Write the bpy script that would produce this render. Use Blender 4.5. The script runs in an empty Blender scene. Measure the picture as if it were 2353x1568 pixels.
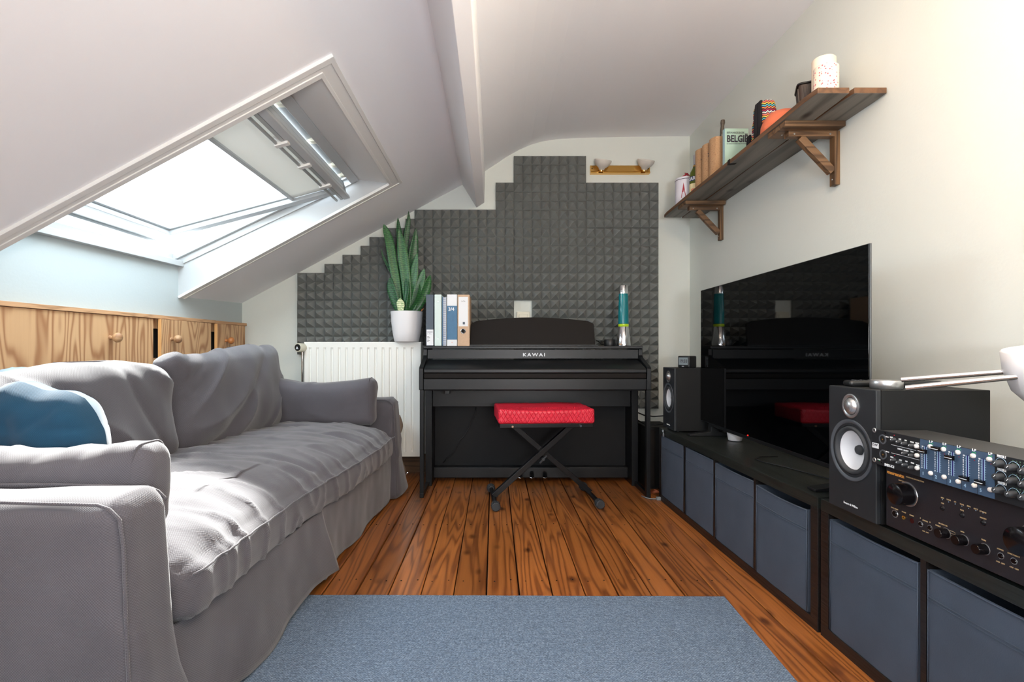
import bpy, bmesh, math, random
from mathutils import Vector, Matrix, noise
from math import sin, cos, pi, radians, sqrt, exp

SC = bpy.context.scene
COL = SC.collection
rnd = random.Random(7)

# ------------------------------------------------------------------ camera, sky, sun, lights, exposure
cam_d = bpy.data.cameras.new('camera'); cam = bpy.data.objects.new('camera', cam_d); COL.objects.link(cam)
cam.location = (0, 0, .88); cam.rotation_euler = (pi/2, 0, 0)
cam_d.sensor_width = 36; cam_d.lens = 1200/2353*36
cam_d.shift_x = (1176.5-1135)/2353; cam_d.shift_y = (802-784)/2353
cam_d.clip_start = .02
SC.camera = cam

w = bpy.data.worlds.new('sky'); SC.world = w; w.use_nodes = True
bg = w.node_tree.nodes['Background']; bg.inputs[0].default_value = (.84, .93, 1, 1); bg.inputs[1].default_value = 5.0

def light(name, kind, loc, energy, color, rot=(0, 0, 0), **kw):
    d = bpy.data.lights.new(name, kind); d.energy = energy; d.color = color
    for k, v in kw.items(): setattr(d, k, v)
    o = bpy.data.objects.new(name, d); o.location = loc; o.rotation_euler = rot; COL.objects.link(o); return o
def aim(o, d): o.rotation_euler = Vector(d).to_track_quat('-Z', 'Y').to_euler()
sun = light('sun', 'SUN', (-3, 5, 5), 15.0, (1, .965, .91), angle=radians(4)); aim(sun, (.44, -1.12, -1.13))
# skylight opening as a portal for the sky
pt = light('skylight_portal', 'AREA', (-1.36, 2.44, 1.68), 1, (1, 1, 1), shape='RECTANGLE', size=1.25, size_y=1.25)
aim(pt, (.44, 0, -.9)); pt.data.cycles.is_portal = True
# added area light for a supposed second skylight, unseen beside and behind the camera
wb = light('supposed_skylight_fill', 'AREA', (-1.12, -.75, 1.52), 17, (.82, .91, 1.0), shape='RECTANGLE', size=1.1, size_y=1.1); aim(wb, (.47, .28, -.60))
rw = light('rear_fill_light', 'AREA', (.1, -1.82, 1.35), 9, (.92, .96, 1.0), shape='RECTANGLE', size=2.2, size_y=1.3); aim(rw, (0, 1, .3))  # added fill; no window stands in the wall behind the camera
up = light('ceiling_fill_light', 'AREA', (.45, -.8, .95), 33, (.97, .97, 1.0), shape='DISK', size=.5); aim(up, (-.1, .45, 1))  # added unseen fill aimed up to brighten the ceiling
# warm ceiling bulb above and in front of the camera
bulb = light('ceiling_bulb', 'POINT', (.80, .65, 1.95), 17, (1, .70, .44), shadow_soft_size=.08)

vs = SC.view_settings
vs.view_transform = 'Standard'; vs.look = 'None'; vs.gamma = 1; vs.use_curve_mapping = False; vs.exposure = 1.05
SC.cycles.use_denoising = True
SC.cycles.max_bounces = 8; SC.cycles.diffuse_bounces = 5; SC.cycles.transparent_max_bounces = 12
SC.cycles.sample_clamp_indirect = 6
SC.cycles.caustics_refractive = False

# ------------------------------------------------------------------ materials
def C(h):
    h = h.lstrip('#'); v = [int(h[i:i+2], 16)/255 for i in (0, 2, 4)]
    return tuple((x/12.92 if x <= .04045 else ((x+.055)/1.055)**2.4) for x in v) + (1,)
def newmat(name):
    m = bpy.data.materials.new(name); m.use_nodes = True
    nt = m.node_tree; return m, nt, nt.nodes['Principled BSDF']
def N(nt, t, **kw):
    n = nt.nodes.new(t)
    for k, v in kw.items():
        if k.startswith('i_'):
            key = k[2:]; key = int(key) if key.isdigit() else key.replace('_', ' ')
            n.inputs[key].default_value = v
        else: setattr(n, k, v)
    return n
def coords(nt, sc=(1, 1, 1), random_shift=False):
    tc = N(nt, 'ShaderNodeTexCoord'); mp = N(nt, 'ShaderNodeMapping'); mp.inputs['Scale'].default_value = sc
    nt.links.new(tc.outputs['Object'], mp.inputs[0])
    if random_shift:
        oi = N(nt, 'ShaderNodeObjectInfo'); mul = N(nt, 'ShaderNodeMath', operation='MULTIPLY'); mul.inputs[1].default_value = 37.0
        nt.links.new(oi.outputs['Random'], mul.inputs[0])
        cb = N(nt, 'ShaderNodeCombineXYZ')
        for i in range(3): nt.links.new(mul.outputs[0], cb.inputs[i])
        nt.links.new(cb.outputs[0], mp.inputs['Location'])
    return mp.outputs[0]
def mat(name, col, rough=.5, metal=0, spec=.5, bump=0, bscale=200, var=0, vscale=6, coat=0, emit=None, es=1, sheen=0):
    m, nt, b = newmat(name); L = nt.links
    c = C(col) if isinstance(col, str) else col
    b.inputs['Base Color'].default_value = c; b.inputs['Roughness'].default_value = rough
    b.inputs['Metallic'].default_value = metal; b.inputs['Specular IOR Level'].default_value = spec
    b.inputs['Coat Weight'].default_value = coat; b.inputs['Sheen Weight'].default_value = sheen
    if emit: b.inputs['Emission Color'].default_value = C(emit); b.inputs['Emission Strength'].default_value = es
    if var:
        n = N(nt, 'ShaderNodeTexNoise', i_Scale=vscale, i_Detail=4.0); L.new(coords(nt), n.inputs['Vector'])
        mr = N(nt, 'ShaderNodeMapRange'); mr.inputs['From Min'].default_value = .3; mr.inputs['From Max'].default_value = .7
        mr.inputs['To Min'].default_value = 1-var; mr.inputs['To Max'].default_value = 1+var
        L.new(n.outputs[0], mr.inputs[0])
        mx = N(nt, 'ShaderNodeVectorMath', operation='SCALE'); mx.inputs[0].default_value = c[:3]
        L.new(mr.outputs[0], mx.inputs['Scale']); L.new(mx.outputs[0], b.inputs['Base Color'])
    if bump:
        n = N(nt, 'ShaderNodeTexNoise', i_Scale=bscale, i_Detail=3.0); L.new(coords(nt), n.inputs['Vector'])
        bp = N(nt, 'ShaderNodeBump', i_Strength=bump, i_Distance=.002); L.new(n.outputs[0], bp.inputs['Height'])
        L.new(bp.outputs[0], b.inputs['Normal'])
    return m
def wood(name, light_c, dark_c, axis='Y', freq=9, lines=14, fine=.25, rough=.4, var=.18, stretch=.09, bump=.25, coat=0, knots=True, contrast=1.0):
    """contour lines of a stretched noise field: the cathedral grain of sawn softwood"""
    m, nt, b = newmat(name); L = nt.links
    s = [freq]*3; s['XYZ'.index(axis)] = freq*stretch
    v = coords(nt, tuple(s), True)
    n1 = N(nt, 'ShaderNodeTexNoise', i_Scale=1.0, i_Detail=1.5, i_Roughness=.4); L.new(v, n1.inputs['Vector'])
    mu = N(nt, 'ShaderNodeMath', operation='MULTIPLY'); mu.inputs[1].default_value = lines*6.283; L.new(n1.outputs[0], mu.inputs[0])
    sn = N(nt, 'ShaderNodeMath', operation='SINE'); L.new(mu.outputs[0], sn.inputs[0])
    mr = N(nt, 'ShaderNodeMapRange'); mr.inputs['From Min'].default_value = -1; mr.inputs['From Max'].default_value = 1; L.new(sn.outputs[0], mr.inputs[0])
    pw = N(nt, 'ShaderNodeMath', operation='POWER'); pw.inputs[1].default_value = 2.2; L.new(mr.outputs[0], pw.inputs[0])
    s2 = [180]*3; s2['XYZ'.index(axis)] = 5
    v2 = coords(nt, tuple(s2), True)
    n2 = N(nt, 'ShaderNodeTexNoise', i_Scale=1.0, i_Detail=3.0); L.new(v2, n2.inputs['Vector'])
    ad = N(nt, 'ShaderNodeMixRGB', blend_type='MIX'); ad.inputs[0].default_value = fine
    L.new(pw.outputs[0], ad.inputs[1]); L.new(n2.outputs[0], ad.inputs[2])
    cm = N(nt, 'ShaderNodeMath', operation='MULTIPLY'); cm.inputs[1].default_value = contrast; cm.use_clamp = True; L.new(ad.outputs[0], cm.inputs[0])
    mix = N(nt, 'ShaderNodeMixRGB'); mix.inputs[1].default_value = C(light_c); mix.inputs[2].default_value = C(dark_c); L.new(cm.outputs[0], mix.inputs[0])
    out = mix.outputs[0]
    # broad tone drift and board-to-board difference
    oi = N(nt, 'ShaderNodeObjectInfo')
    n3 = N(nt, 'ShaderNodeTexNoise', i_Scale=2.2, i_Detail=4.0); L.new(coords(nt, (1, 1, 1), True), n3.inputs['Vector'])
    a1 = N(nt, 'ShaderNodeMath', operation='ADD'); L.new(oi.outputs['Random'], a1.inputs[0]); L.new(n3.outputs[0], a1.inputs[1])
    m2 = N(nt, 'ShaderNodeMapRange'); m2.inputs['From Min'].default_value = .2; m2.inputs['From Max'].default_value = 1.6
    m2.inputs['To Min'].default_value = 1-var; m2.inputs['To Max'].default_value = 1+var; L.new(a1.outputs[0], m2.inputs[0])
    sc = N(nt, 'ShaderNodeVectorMath', operation='SCALE'); L.new(out, sc.inputs[0]); L.new(m2.outputs[0], sc.inputs['Scale']); out = sc.outputs[0]
    if knots:
        s4 = [9]*3; s4['XYZ'.index(axis)] = 5.2
        vo = N(nt, 'ShaderNodeTexVoronoi', i_Scale=1.0); L.new(coords(nt, tuple(s4), True), vo.inputs['Vector'])
        kr = N(nt, 'ShaderNodeValToRGB'); kr.color_ramp.elements[0].position = .06; kr.color_ramp.elements[0].color = (.16, .10, .07, 1)
        kr.color_ramp.elements[1].position = .20; kr.color_ramp.elements[1].color = (1, 1, 1, 1); L.new(vo.outputs['Distance'], kr.inputs[0])
        mk = N(nt, 'ShaderNodeMixRGB', blend_type='MULTIPLY'); mk.inputs[0].default_value = .85
        L.new(out, mk.inputs[1]); L.new(kr.outputs[0], mk.inputs[2]); out = mk.outputs[0]
    L.new(out, b.inputs['Base Color'])
    rr = N(nt, 'ShaderNodeMapRange'); rr.inputs['To Min'].default_value = max(0, rough-.1); rr.inputs['To Max'].default_value = rough+.16
    L.new(n3.outputs[0], rr.inputs[0]); L.new(rr.outputs[0], b.inputs['Roughness'])
    b.inputs['Coat Weight'].default_value = coat
    bp = N(nt, 'ShaderNodeBump', i_Strength=bump, i_Distance=.002); L.new(ad.outputs[0], bp.inputs['Height']); L.new(bp.outputs[0], b.inputs['Normal'])
    return m
def weave(name, c1, c2, scale=380, rough=.9, bump=.5, sheen=.3, var=.1):
    m, nt, b = newmat(name); L = nt.links
    v = coords(nt)
    tc = N(nt, 'ShaderNodeTexCoord'); sn_ = N(nt, 'ShaderNodeSeparateXYZ'); L.new(tc.outputs['Normal'], sn_.inputs[0])
    sp_ = N(nt, 'ShaderNodeSeparateXYZ'); L.new(v, sp_.inputs[0]); sines = []
    for i in range(3):
        k = N(nt, 'ShaderNodeMath', operation='MULTIPLY'); k.inputs[1].default_value = scale*2.6; L.new(sp_.outputs[i], k.inputs[0])
        q = N(nt, 'ShaderNodeMath', operation='SINE'); L.new(k.outputs[0], q.inputs[0]); sines.append(q)
    tot = None
    for i in range(3):       # woven check on the two axes across each facing direction
        j, l = (i+1) % 3, (i+2) % 3
        p = N(nt, 'ShaderNodeMath', operation='MULTIPLY'); L.new(sines[j].outputs[0], p.inputs[0]); L.new(sines[l].outputs[0], p.inputs[1])
        sq = N(nt, 'ShaderNodeMath', operation='MULTIPLY'); L.new(sn_.outputs[i], sq.inputs[0]); L.new(sn_.outputs[i], sq.inputs[1])
        pm = N(nt, 'ShaderNodeMath', operation='MULTIPLY'); L.new(p.outputs[0], pm.inputs[0]); L.new(sq.outputs[0], pm.inputs[1])
        if tot is None: tot = pm
        else:
            t2 = N(nt, 'ShaderNodeMath', operation='ADD'); L.new(tot.outputs[0], t2.inputs[0]); L.new(pm.outputs[0], t2.inputs[1]); tot = t2
    mr = N(nt, 'ShaderNodeMapRange'); mr.inputs['From Min'].default_value = -1; L.new(tot.outputs[0], mr.inputs[0])
    n = N(nt, 'ShaderNodeTexNoise', i_Scale=5.0, i_Detail=5.0); L.new(v, n.inputs['Vector'])
    mix = N(nt, 'ShaderNodeMixRGB'); mix.inputs[1].default_value = C(c1); mix.inputs[2].default_value = C(c2); L.new(mr.outputs[0], mix.inputs[0])
    m2 = N(nt, 'ShaderNodeMapRange'); m2.inputs['From Min'].default_value = .3; m2.inputs['From Max'].default_value = .7; m2.inputs['To Min'].default_value = 1-var; m2.inputs['To Max'].default_value = 1+var
    L.new(n.outputs[0], m2.inputs[0]); sc = N(nt, 'ShaderNodeVectorMath', operation='SCALE'); L.new(mix.outputs[0], sc.inputs[0]); L.new(m2.outputs[0], sc.inputs['Scale'])
    L.new(sc.outputs[0], b.inputs['Base Color']); b.inputs['Roughness'].default_value = rough; b.inputs['Sheen Weight'].default_value = sheen
    b.inputs['Specular IOR Level'].default_value = .2
    bp = N(nt, 'ShaderNodeBump', i_Strength=bump, i_Distance=.0012); L.new(mr.outputs[0], bp.inputs['Height']); L.new(bp.outputs[0], b.inputs['Normal'])
    return m
M = {}
M['ceiling'] = mat('ceiling_paint', '#eff0f3', .9, spec=.2, bump=.12, bscale=60)
M['wall'] = mat('wall_paint', '#dbe0da', .88, spec=.2, bump=.18, bscale=90)
M['kneewall'] = mat('knee_wall_paint_dimmed', '#b4bec0', .88, spec=.2, bump=.18, bscale=90)  # wall paint darkened and cooled in colour to hold back skylight glare
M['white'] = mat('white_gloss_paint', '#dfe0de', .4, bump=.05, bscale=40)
M['skywhite_dim'] = mat('skylight_white_dimmed', '#b6babc', .4)  # white paint greyed so the nearby sky does not burn it out
M['whitemat'] = mat('white_matt', '#ecebe8', .6)
M['pine'] = wood('pine_plywood', '#d2ab80', '#96643f', 'Z', freq=7.5, lines=13, fine=.2, rough=.5, var=.06, stretch=.17, bump=.1, knots=False, contrast=.9)
M['pine_edge'] = wood('plywood_edge', '#d0a57c', '#99714f', 'Y', freq=60, lines=3, fine=.5, rough=.6, var=.08, knots=False)
M['pine_raw'] = mat('raw_pine', '#dca66b', .5, var=.06)
M['knob'] = wood('turned_wood', '#b8956f', '#8f6647', 'Y', freq=30, lines=3, rough=.45, knots=False)
M['knob2'] = mat('orange_wood', '#b5733f', .35)
M['floor'] = wood('stained_floorboard', '#ac6a33', '#542811', 'Y', freq=13, lines=10, fine=.5, rough=.30, var=.30, stretch=.06, bump=.15, coat=.12)
M['gap'] = mat('dark_gap', '#15100c', .9)
M['darkpine'] = wood('dark_stained_pine', '#77726a', '#45413b', 'Y', freq=10, lines=5, fine=.45, rough=.5, var=.16, stretch=.05, bump=.3)
M['darkpine_e'] = wood('brown_stained_edge', '#765439', '#4a3322', 'Y', freq=16, lines=4, fine=.5, rough=.5, var=.1, stretch=.05, bump=.3, knots=False)
M['darkpine_x'] = wood('dark_stained_pine_cross', '#7a5c40', '#3d2b1c', 'X', freq=16, lines=6, fine=.35, rough=.5, var=.16, stretch=.08, bump=.3, knots=False)
M['darkpine_z'] = wood('dark_stained_pine_upright', '#755738', '#3b2a1b', 'Z', freq=16, lines=6, fine=.35, rough=.5, var=.16, stretch=.08, bump=.3, knots=False)
M['foam'] = mat('acoustic_foam', '#848785', .95, spec=.1, bump=.15, bscale=600, var=.05, vscale=5)
M['piano'] = mat('black_satin_wood', '#0f1215', .36, spec=.4, bump=.08, bscale=400)
M['pianoin'] = mat('black_matt_board', '#0c0f12', .6, spec=.3, bump=.1, bscale=500)
M['rest'] = mat('dark_brown_satin', '#120e0c', .6, spec=.2, bump=.1, bscale=500)
M['silverprint'] = mat('silver_print', '#b9bcc0', .4, metal=.3)
M['chrome'] = mat('chrome', '#dcdde0', .08, metal=1)
M['alu'] = mat('brushed_aluminium', '#c8cacc', .3, metal=.9)
M['brass'] = mat('polished_brass', '#e9b866', .14, metal=1)
M['blackplastic'] = mat('black_plastic', '#16181a', .4)
M['blackrubber'] = mat('grey_rubber', '#33373b', .7)
M['blackmetal'] = mat('black_metal', '#121315', .35, metal=.3)
M['red'] = None
M['sofa'] = weave('sofa_cotton', '#464449', '#605e64', scale=450, bump=.5)
M['sofad'] = weave('sofa_seam', '#454348', '#5a585e', scale=450, bump=.4)
M['blue'] = weave('blue_cotton', '#14384f', '#1f4b66', scale=600, bump=.2, var=.12)
M['lightblue'] = mat('pale_blue_bag', '#b9d4e8', .6, bump=.3, bscale=60)
M['beige'] = mat('beige_cloth', '#a18d7c', .9, bump=.3, bscale=80)
M['rug'] = None
M['board'] = wood('black_brown_board', '#221f1e', '#121112', 'Y', freq=40, lines=5, fine=.5, rough=.34, var=.1, stretch=.03, bump=.35, knots=False)
M['boardtop'] = wood('black_brown_top', '#262b28', '#1a1d1c', 'Y', freq=40, lines=5, fine=.5, rough=.32, var=.06, stretch=.03, bump=.2, knots=False)
M['fabricbox'] = mat('slate_nonwoven', '#444f5e', .85, bump=.35, bscale=350, var=.10, vscale=7)
M['screen'] = mat('black_glass_screen', '#010203', .03, spec=.5)
M['speaker'] = mat('matt_black_vinyl', '#111314', .6, spec=.3, bump=.1, bscale=300)
M['speakerfront'] = mat('black_baffle', '#22262a', .5)
M['surround'] = mat('rubber_surround', '#4f545a', .4)
M['cone'] = mat('silver_cone', '#e2e5e9', .4, metal=0, bump=.25, bscale=900)
M['ledred'] = mat('red_led', '#ff2020', .4, emit='#ff1a10', es=2)
M['radiator'] = mat('radiator_enamel', '#eeefea', .35)
M['pot'] = mat('white_ceramic', '#e9e8ea', .4)
M['soil'] = mat('soil', '#3b2a1e', .95)
M['slate'] = mat('slate_binder', '#4a5663', .55)
M['mint'] = mat('mint_plastic', '#d2e3df', .4)
M['labelwhite'] = mat('white_label', '#e9ecef', .6)
M['bookblue'] = mat('blue_cover', '#3f6f93', .5, var=.08, vscale=40)
M['spiral'] = mat('spiral_wire', '#7f93c6', .4, metal=.4)
M['kraft'] = mat('kraft_card', '#c9ab8f', .7, var=.05, vscale=60)
M['ink'] = mat('dark_ink', '#3c3a42', .6)
M['whiteink'] = mat('white_ink', '#eef2f5', .6)
M['teal'] = None
M['lime'] = mat('lime_liquid', '#b5d92a', .25)
M['frost'] = None
M['switch'] = mat('ivory_plastic', '#dcd9c6', .4)
def red_quilt():
    m, nt, b = newmat('red_quilted_vinyl'); L = nt.links
    b.inputs['Base Color'].default_value = C('#d8243c'); b.inputs['Roughness'].default_value = .38
    v = coords(nt)
    sep = N(nt, 'ShaderNodeSeparateXYZ'); L.new(v, sep.inputs[0])
    # diamonds: distance to the lines u+w = k and u-w = k   (u along the seat, w down or across)
    yz = N(nt, 'ShaderNodeMath', operation='ADD'); L.new(sep.outputs[1], yz.inputs[0])
    zm = N(nt, 'ShaderNodeMath', operation='MULTIPLY'); zm.inputs[1].default_value = -1; L.new(sep.outputs[2], zm.inputs[0]); L.new(zm.outputs[0], yz.inputs[1])
    hs = []
    for sg in (.62, -.62):
        k = N(nt, 'ShaderNodeMath', operation='MULTIPLY'); k.inputs[1].default_value = sg; L.new(yz.outputs[0], k.inputs[0])
        a = N(nt, 'ShaderNodeMath', operation='ADD'); L.new(sep.outputs[0], a.inputs[0]); L.new(k.outputs[0], a.inputs[1])
        f = N(nt, 'ShaderNodeMath', operation='PINGPONG'); f.inputs[1].default_value = .012; L.new(a.outputs[0], f.inputs[0]); 
        g = N(nt, 'ShaderNodeMath', operation='DIVIDE'); g.inputs[1].default_value = .0035; g.use_clamp = True; L.new(f.outputs[0], g.inputs[0]); hs.append(g)
    mn = N(nt, 'ShaderNodeMath', operation='MINIMUM'); L.new(hs[0].outputs[0], mn.inputs[0]); L.new(hs[1].outputs[0], mn.inputs[1])
    bp = N(nt, 'ShaderNodeBump', i_Strength=.55, i_Distance=.004); L.new(mn.outputs[0], bp.inputs['Height']); L.new(bp.outputs[0], b.inputs['Normal'])
    return m
M['red'] = red_quilt()
def rug_mat():
    m, nt, b = newmat('flatweave_rug'); L = nt.links
    v = coords(nt)
    br = N(nt, 'ShaderNodeTexBrick', offset=.5); br.inputs['Scale'].default_value = 1
    br.inputs['Brick Width'].default_value = .0075; br.inputs['Row Height'].default_value = .0036; br.inputs['Mortar Size'].default_value = .0007; br.inputs['Mortar Smooth'].default_value = .6
    br.inputs['Color1'].default_value = C('#899bb0'); br.inputs['Color2'].default_value = C('#6d8096'); br.inputs['Mortar'].default_value = C('#506174')
    n0 = N(nt, 'ShaderNodeTexNoise', i_Scale=25.0); L.new(v, n0.inputs['Vector'])
    ma = N(nt, 'ShaderNodeVectorMath', operation='MULTIPLY_ADD'); ma.inputs[1].default_value = (.0022, .0022, 0); L.new(n0.outputs['Color'], ma.inputs[0]); L.new(v, ma.inputs[2])
    L.new(ma.outputs[0], br.inputs['Vector'])
    n = N(nt, 'ShaderNodeTexNoise', i_Scale=240.0, i_Detail=3.0); L.new(v, n.inputs['Vector'])
    mr = N(nt, 'ShaderNodeMapRange'); mr.inputs['From Min'].default_value = .3; mr.inputs['From Max'].default_value = .7; mr.inputs['To Min'].default_value = .62; mr.inputs['To Max'].default_value = 1.38
    L.new(n.outputs[0], mr.inputs[0]); sc = N(nt, 'ShaderNodeVectorMath', operation='SCALE'); L.new(br.outputs['Color'], sc.inputs[0]); L.new(mr.outputs[0], sc.inputs['Scale'])
    L.new(sc.outputs[0], b.inputs['Base Color']); b.inputs['Roughness'].default_value = .95; b.inputs['Specular IOR Level'].default_value = .15
    ad = N(nt, 'ShaderNodeMath', operation='ADD'); L.new(n.outputs[0], ad.inputs[0]); inv = N(nt, 'ShaderNodeMath', operation='SUBTRACT'); inv.inputs[0].default_value = 1; L.new(br.outputs['Fac'], inv.inputs[1]); L.new(inv.outputs[0], ad.inputs[1])
    bp = N(nt, 'ShaderNodeBump', i_Strength=.7, i_Distance=.003); L.new(ad.outputs[0], bp.inputs['Height']); L.new(bp.outputs[0], b.inputs['Normal'])
    return m
M['rug'] = rug_mat()
def clear(name, col, fac, rough=.05, ior=1.45):
    """thin pane: mostly see-through, with a glossy share"""
    m = bpy.data.materials.new(name); m.use_nodes = True; nt = m.node_tree; nt.nodes.clear(); L = nt.links
    o = N(nt, 'ShaderNodeOutputMaterial'); mx = N(nt, 'ShaderNodeMixShader'); mx.inputs[0].default_value = fac
    t = N(nt, 'ShaderNodeBsdfTransparent'); t.inputs[0].default_value = C(col); g = N(nt, 'ShaderNodeBsdfGlossy'); g.inputs['Roughness'].default_value = rough
    L.new(t.outputs[0], mx.inputs[1]); L.new(g.outputs[0], mx.inputs[2]); L.new(mx.outputs[0], o.inputs[0]); return m
M['pane'] = clear('window_glass', '#fbfdfd', .06)
def translucent(name, col, rough, trans, alpha=1):
    m, nt, b = newmat(name); b.inputs['Base Color'].default_value = C(col); b.inputs['Roughness'].default_value = rough
    b.inputs['Transmission Weight'].default_value = trans; b.inputs['Alpha'].default_value = alpha; return m
M['frost'] = translucent('frosted_glass', '#f1ebe2', .5, .25, .95)
M['teal'] = translucent('teal_liquid', '#0a8b95', .06, .35)
M['bottle'] = translucent('olive_glass', '#6b7a1e', .08, .4)
def candle_mat():
    m, nt, b = newmat('dotted_wax'); L = nt.links
    vo = N(nt, 'ShaderNodeTexVoronoi', i_Scale=95.0); L.new(coords(nt), vo.inputs['Vector'])
    r = N(nt, 'ShaderNodeValToRGB'); r.color_ramp.interpolation = 'CONSTANT'
    r.color_ramp.elements[0].color = C('#e0606a'); r.color_ramp.elements[1].position = .26; r.color_ramp.elements[1].color = C('#f6e6d3')
    L.new(vo.outputs['Distance'], r.inputs[0]); L.new(r.outputs[0], b.inputs['Base Color']); b.inputs['Roughness'].default_value = .5
    b.inputs['Subsurface Weight'].default_value = .3; b.inputs['Subsurface Scale'].default_value = .02; return m
M['candledots'] = candle_mat(); M['wax'] = mat('cream_wax', '#f7e8d2', .5)
def kraftspeck():
    m, nt, b = newmat('speckled_kraft'); L = nt.links
    n = N(nt, 'ShaderNodeTexNoise', i_Scale=1.0, i_Detail=2.0); L.new(coords(nt, (220, 220, 420)), n.inputs['Vector'])
    r = N(nt, 'ShaderNodeValToRGB'); r.color_ramp.elements[0].position = .33; r.color_ramp.elements[0].color = C('#8a5f42')
    r.color_ramp.elements[1].position = .42; r.color_ramp.elements[1].color = C('#c39a72'); L.new(n.outputs[0], r.inputs[0])
    L.new(r.outputs[0], b.inputs['Base Color']); b.inputs['Roughness'].default_value = .75; return m
M['kraft2'] = kraftspeck()
def leafmat(name, dark, pale, edge=None):
    m, nt, b = newmat(name); L = nt.links
    wv = N(nt, 'ShaderNodeTexWave', wave_type='BANDS', bands_direction='Z', i_Scale=22.0, i_Distortion=7.0, i_Detail=3.0); wv.inputs['Detail Scale'].default_value = 2.5
    L.new(coords(nt, (1, 1, 1), True), wv.inputs['Vector'])
    mix = N(nt, 'ShaderNodeMixRGB'); mix.inputs[1].default_value = C(dark); mix.inputs[2].default_value = C(pale)
    pw = N(nt, 'ShaderNodeMath', operation='POWER'); pw.inputs[1].default_value = 1.6; L.new(wv.outputs['Fac'], pw.inputs[0]); L.new(pw.outputs[0], mix.inputs[0])
    L.new(mix.outputs[0], b.inputs['Base Color']); b.inputs['Roughness'].default_value = .38; return m
M['leaf'] = leafmat('snake_plant_leaf', '#22522f', '#40783f'); M['leafpale'] = leafmat('pale_leaf', '#8fae74', '#e3e6c0')
M['leafdark'] = leafmat('dark_leaf', '#173d27', '#2f6a3c')
def pattern_mat():
    m, nt, b = newmat('woven_ethnic_cloth'); L = nt.links
    v = coords(nt); sep = N(nt, 'ShaderNodeSeparateXYZ'); L.new(v, sep.inputs[0])
    zz = N(nt, 'ShaderNodeMath', operation='PINGPONG'); zz.inputs[1].default_value = .0075; L.new(sep.outputs[0], zz.inputs[0])
    ad = N(nt, 'ShaderNodeMath', operation='ADD'); L.new(sep.outputs[2], ad.inputs[0]); L.new(zz.outputs[0], ad.inputs[1])
    fr = N(nt, 'ShaderNodeMath', operation='MODULO'); fr.inputs[1].default_value = .062; L.new(ad.outputs[0], fr.inputs[0])
    dv = N(nt, 'ShaderNodeMath', operation='DIVIDE'); dv.inputs[1].default_value = .062; L.new(fr.outputs[0], dv.inputs[0])
    r = N(nt, 'ShaderNodeValToRGB'); r.color_ramp.interpolation = 'CONSTANT'; cr = r.color_ramp
    cols = ['#a01f2c', '#1d1a2c', '#e8863a', '#2b2350', '#58b7b8', '#1c1a26', '#d8c14a', '#7a1f2e', '#f07a60', '#203a52', '#e9e0cc', '#3c2050']
    cr.elements[0].color = C(cols[0]); cr.elements[1].position = 1/12; cr.elements[1].color = C(cols[1])
    for i in range(2, 12): e = cr.elements.new(i/12); e.color = C(cols[i])
    L.new(dv.outputs[0], r.inputs[0]); L.new(r.outputs[0], b.inputs['Base Color']); b.inputs['Roughness'].default_value = .9; return m
M['pattern'] = pattern_mat()
M['blackcloth'] = mat('black_webbing', '#17151a', .9, bump=.3, bscale=300)
M['orange'] = mat('orange_plastic', '#d8704c', .45)
M['ribbed'] = mat('dark_brown_ribbed', '#43362e', .45)
M['tin'] = mat('white_tin', '#e6e4ee', .35); M['tinred'] = mat('red_print', '#a5182e', .4); M['greyprint'] = mat('grey_print', '#5d6270', .5)
M['label_blue'] = mat('navy_label', '#1f2f66', .5); M['label_yellow'] = mat('cream_label', '#efe2b2', .5)
M['greycap'] = mat('grey_cap', '#b6b6bd', .3, metal=.5)
M['bookgreen'] = mat('sage_cover', '#b5d3c2', .5); M['bookspine'] = mat('pale_blue_spine', '#a9cbd2', .5); M['meadow'] = mat('green_print', '#7fa878', .5)
M['coral'] = mat('coral_print', '#ee8a6c', .5); M['darkgreen'] = mat('dark_green_print', '#4f6b55', .5)
M['silverdark'] = mat('tarnished_silver', '#6d655c', .35, metal=.8, bump=1.0, bscale=160)
M['ampface'] = mat('black_brushed_aluminium', '#282529', .4, metal=.1, bump=.1, bscale=500)
M['amporange'] = mat('orange_print', '#f0a24a', .5); M['ampgold'] = mat('gold_print', '#cdb183', .5)
M['ampknob'] = mat('glossy_black_knob', '#151316', .15, metal=.3)
M['jackgold'] = mat('gold_jack', '#e3a94c', .25, metal=.8); M['irwindow'] = mat('dark_red_window', '#3c0f14', .2)
M['mixblack'] = mat('mixer_black', '#1b1e22', .45); M['mixblue'] = mat('mixer_blue_panel', '#3f5670', .5); M['mixnum'] = mat('pale_blue_print', '#a4c6e0', .5)
M['button'] = mat('cream_button', '#eeeae4', .4); M['greenled'] = mat('green_led', '#1fae62', .4); M['slot'] = mat('fader_slot', '#221d6e', .6)
M['mixtop'] = mat('dusty_black_steel', '#2e2f30', .5, var=.25, vscale=300)
M['edgegrey'] = mat('grey_edge', '#5f6366', .3, metal=.6)
M['lcd'] = mat('lcd_grey', '#7e8b90', .2); M['copper'] = mat('copper_wire', '#b9694a', .4, metal=.6)
M['cable'] = mat('black_cable', '#121416', .45); M['greycable'] = mat('grey_cable', '#7c848a', .4)
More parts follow.
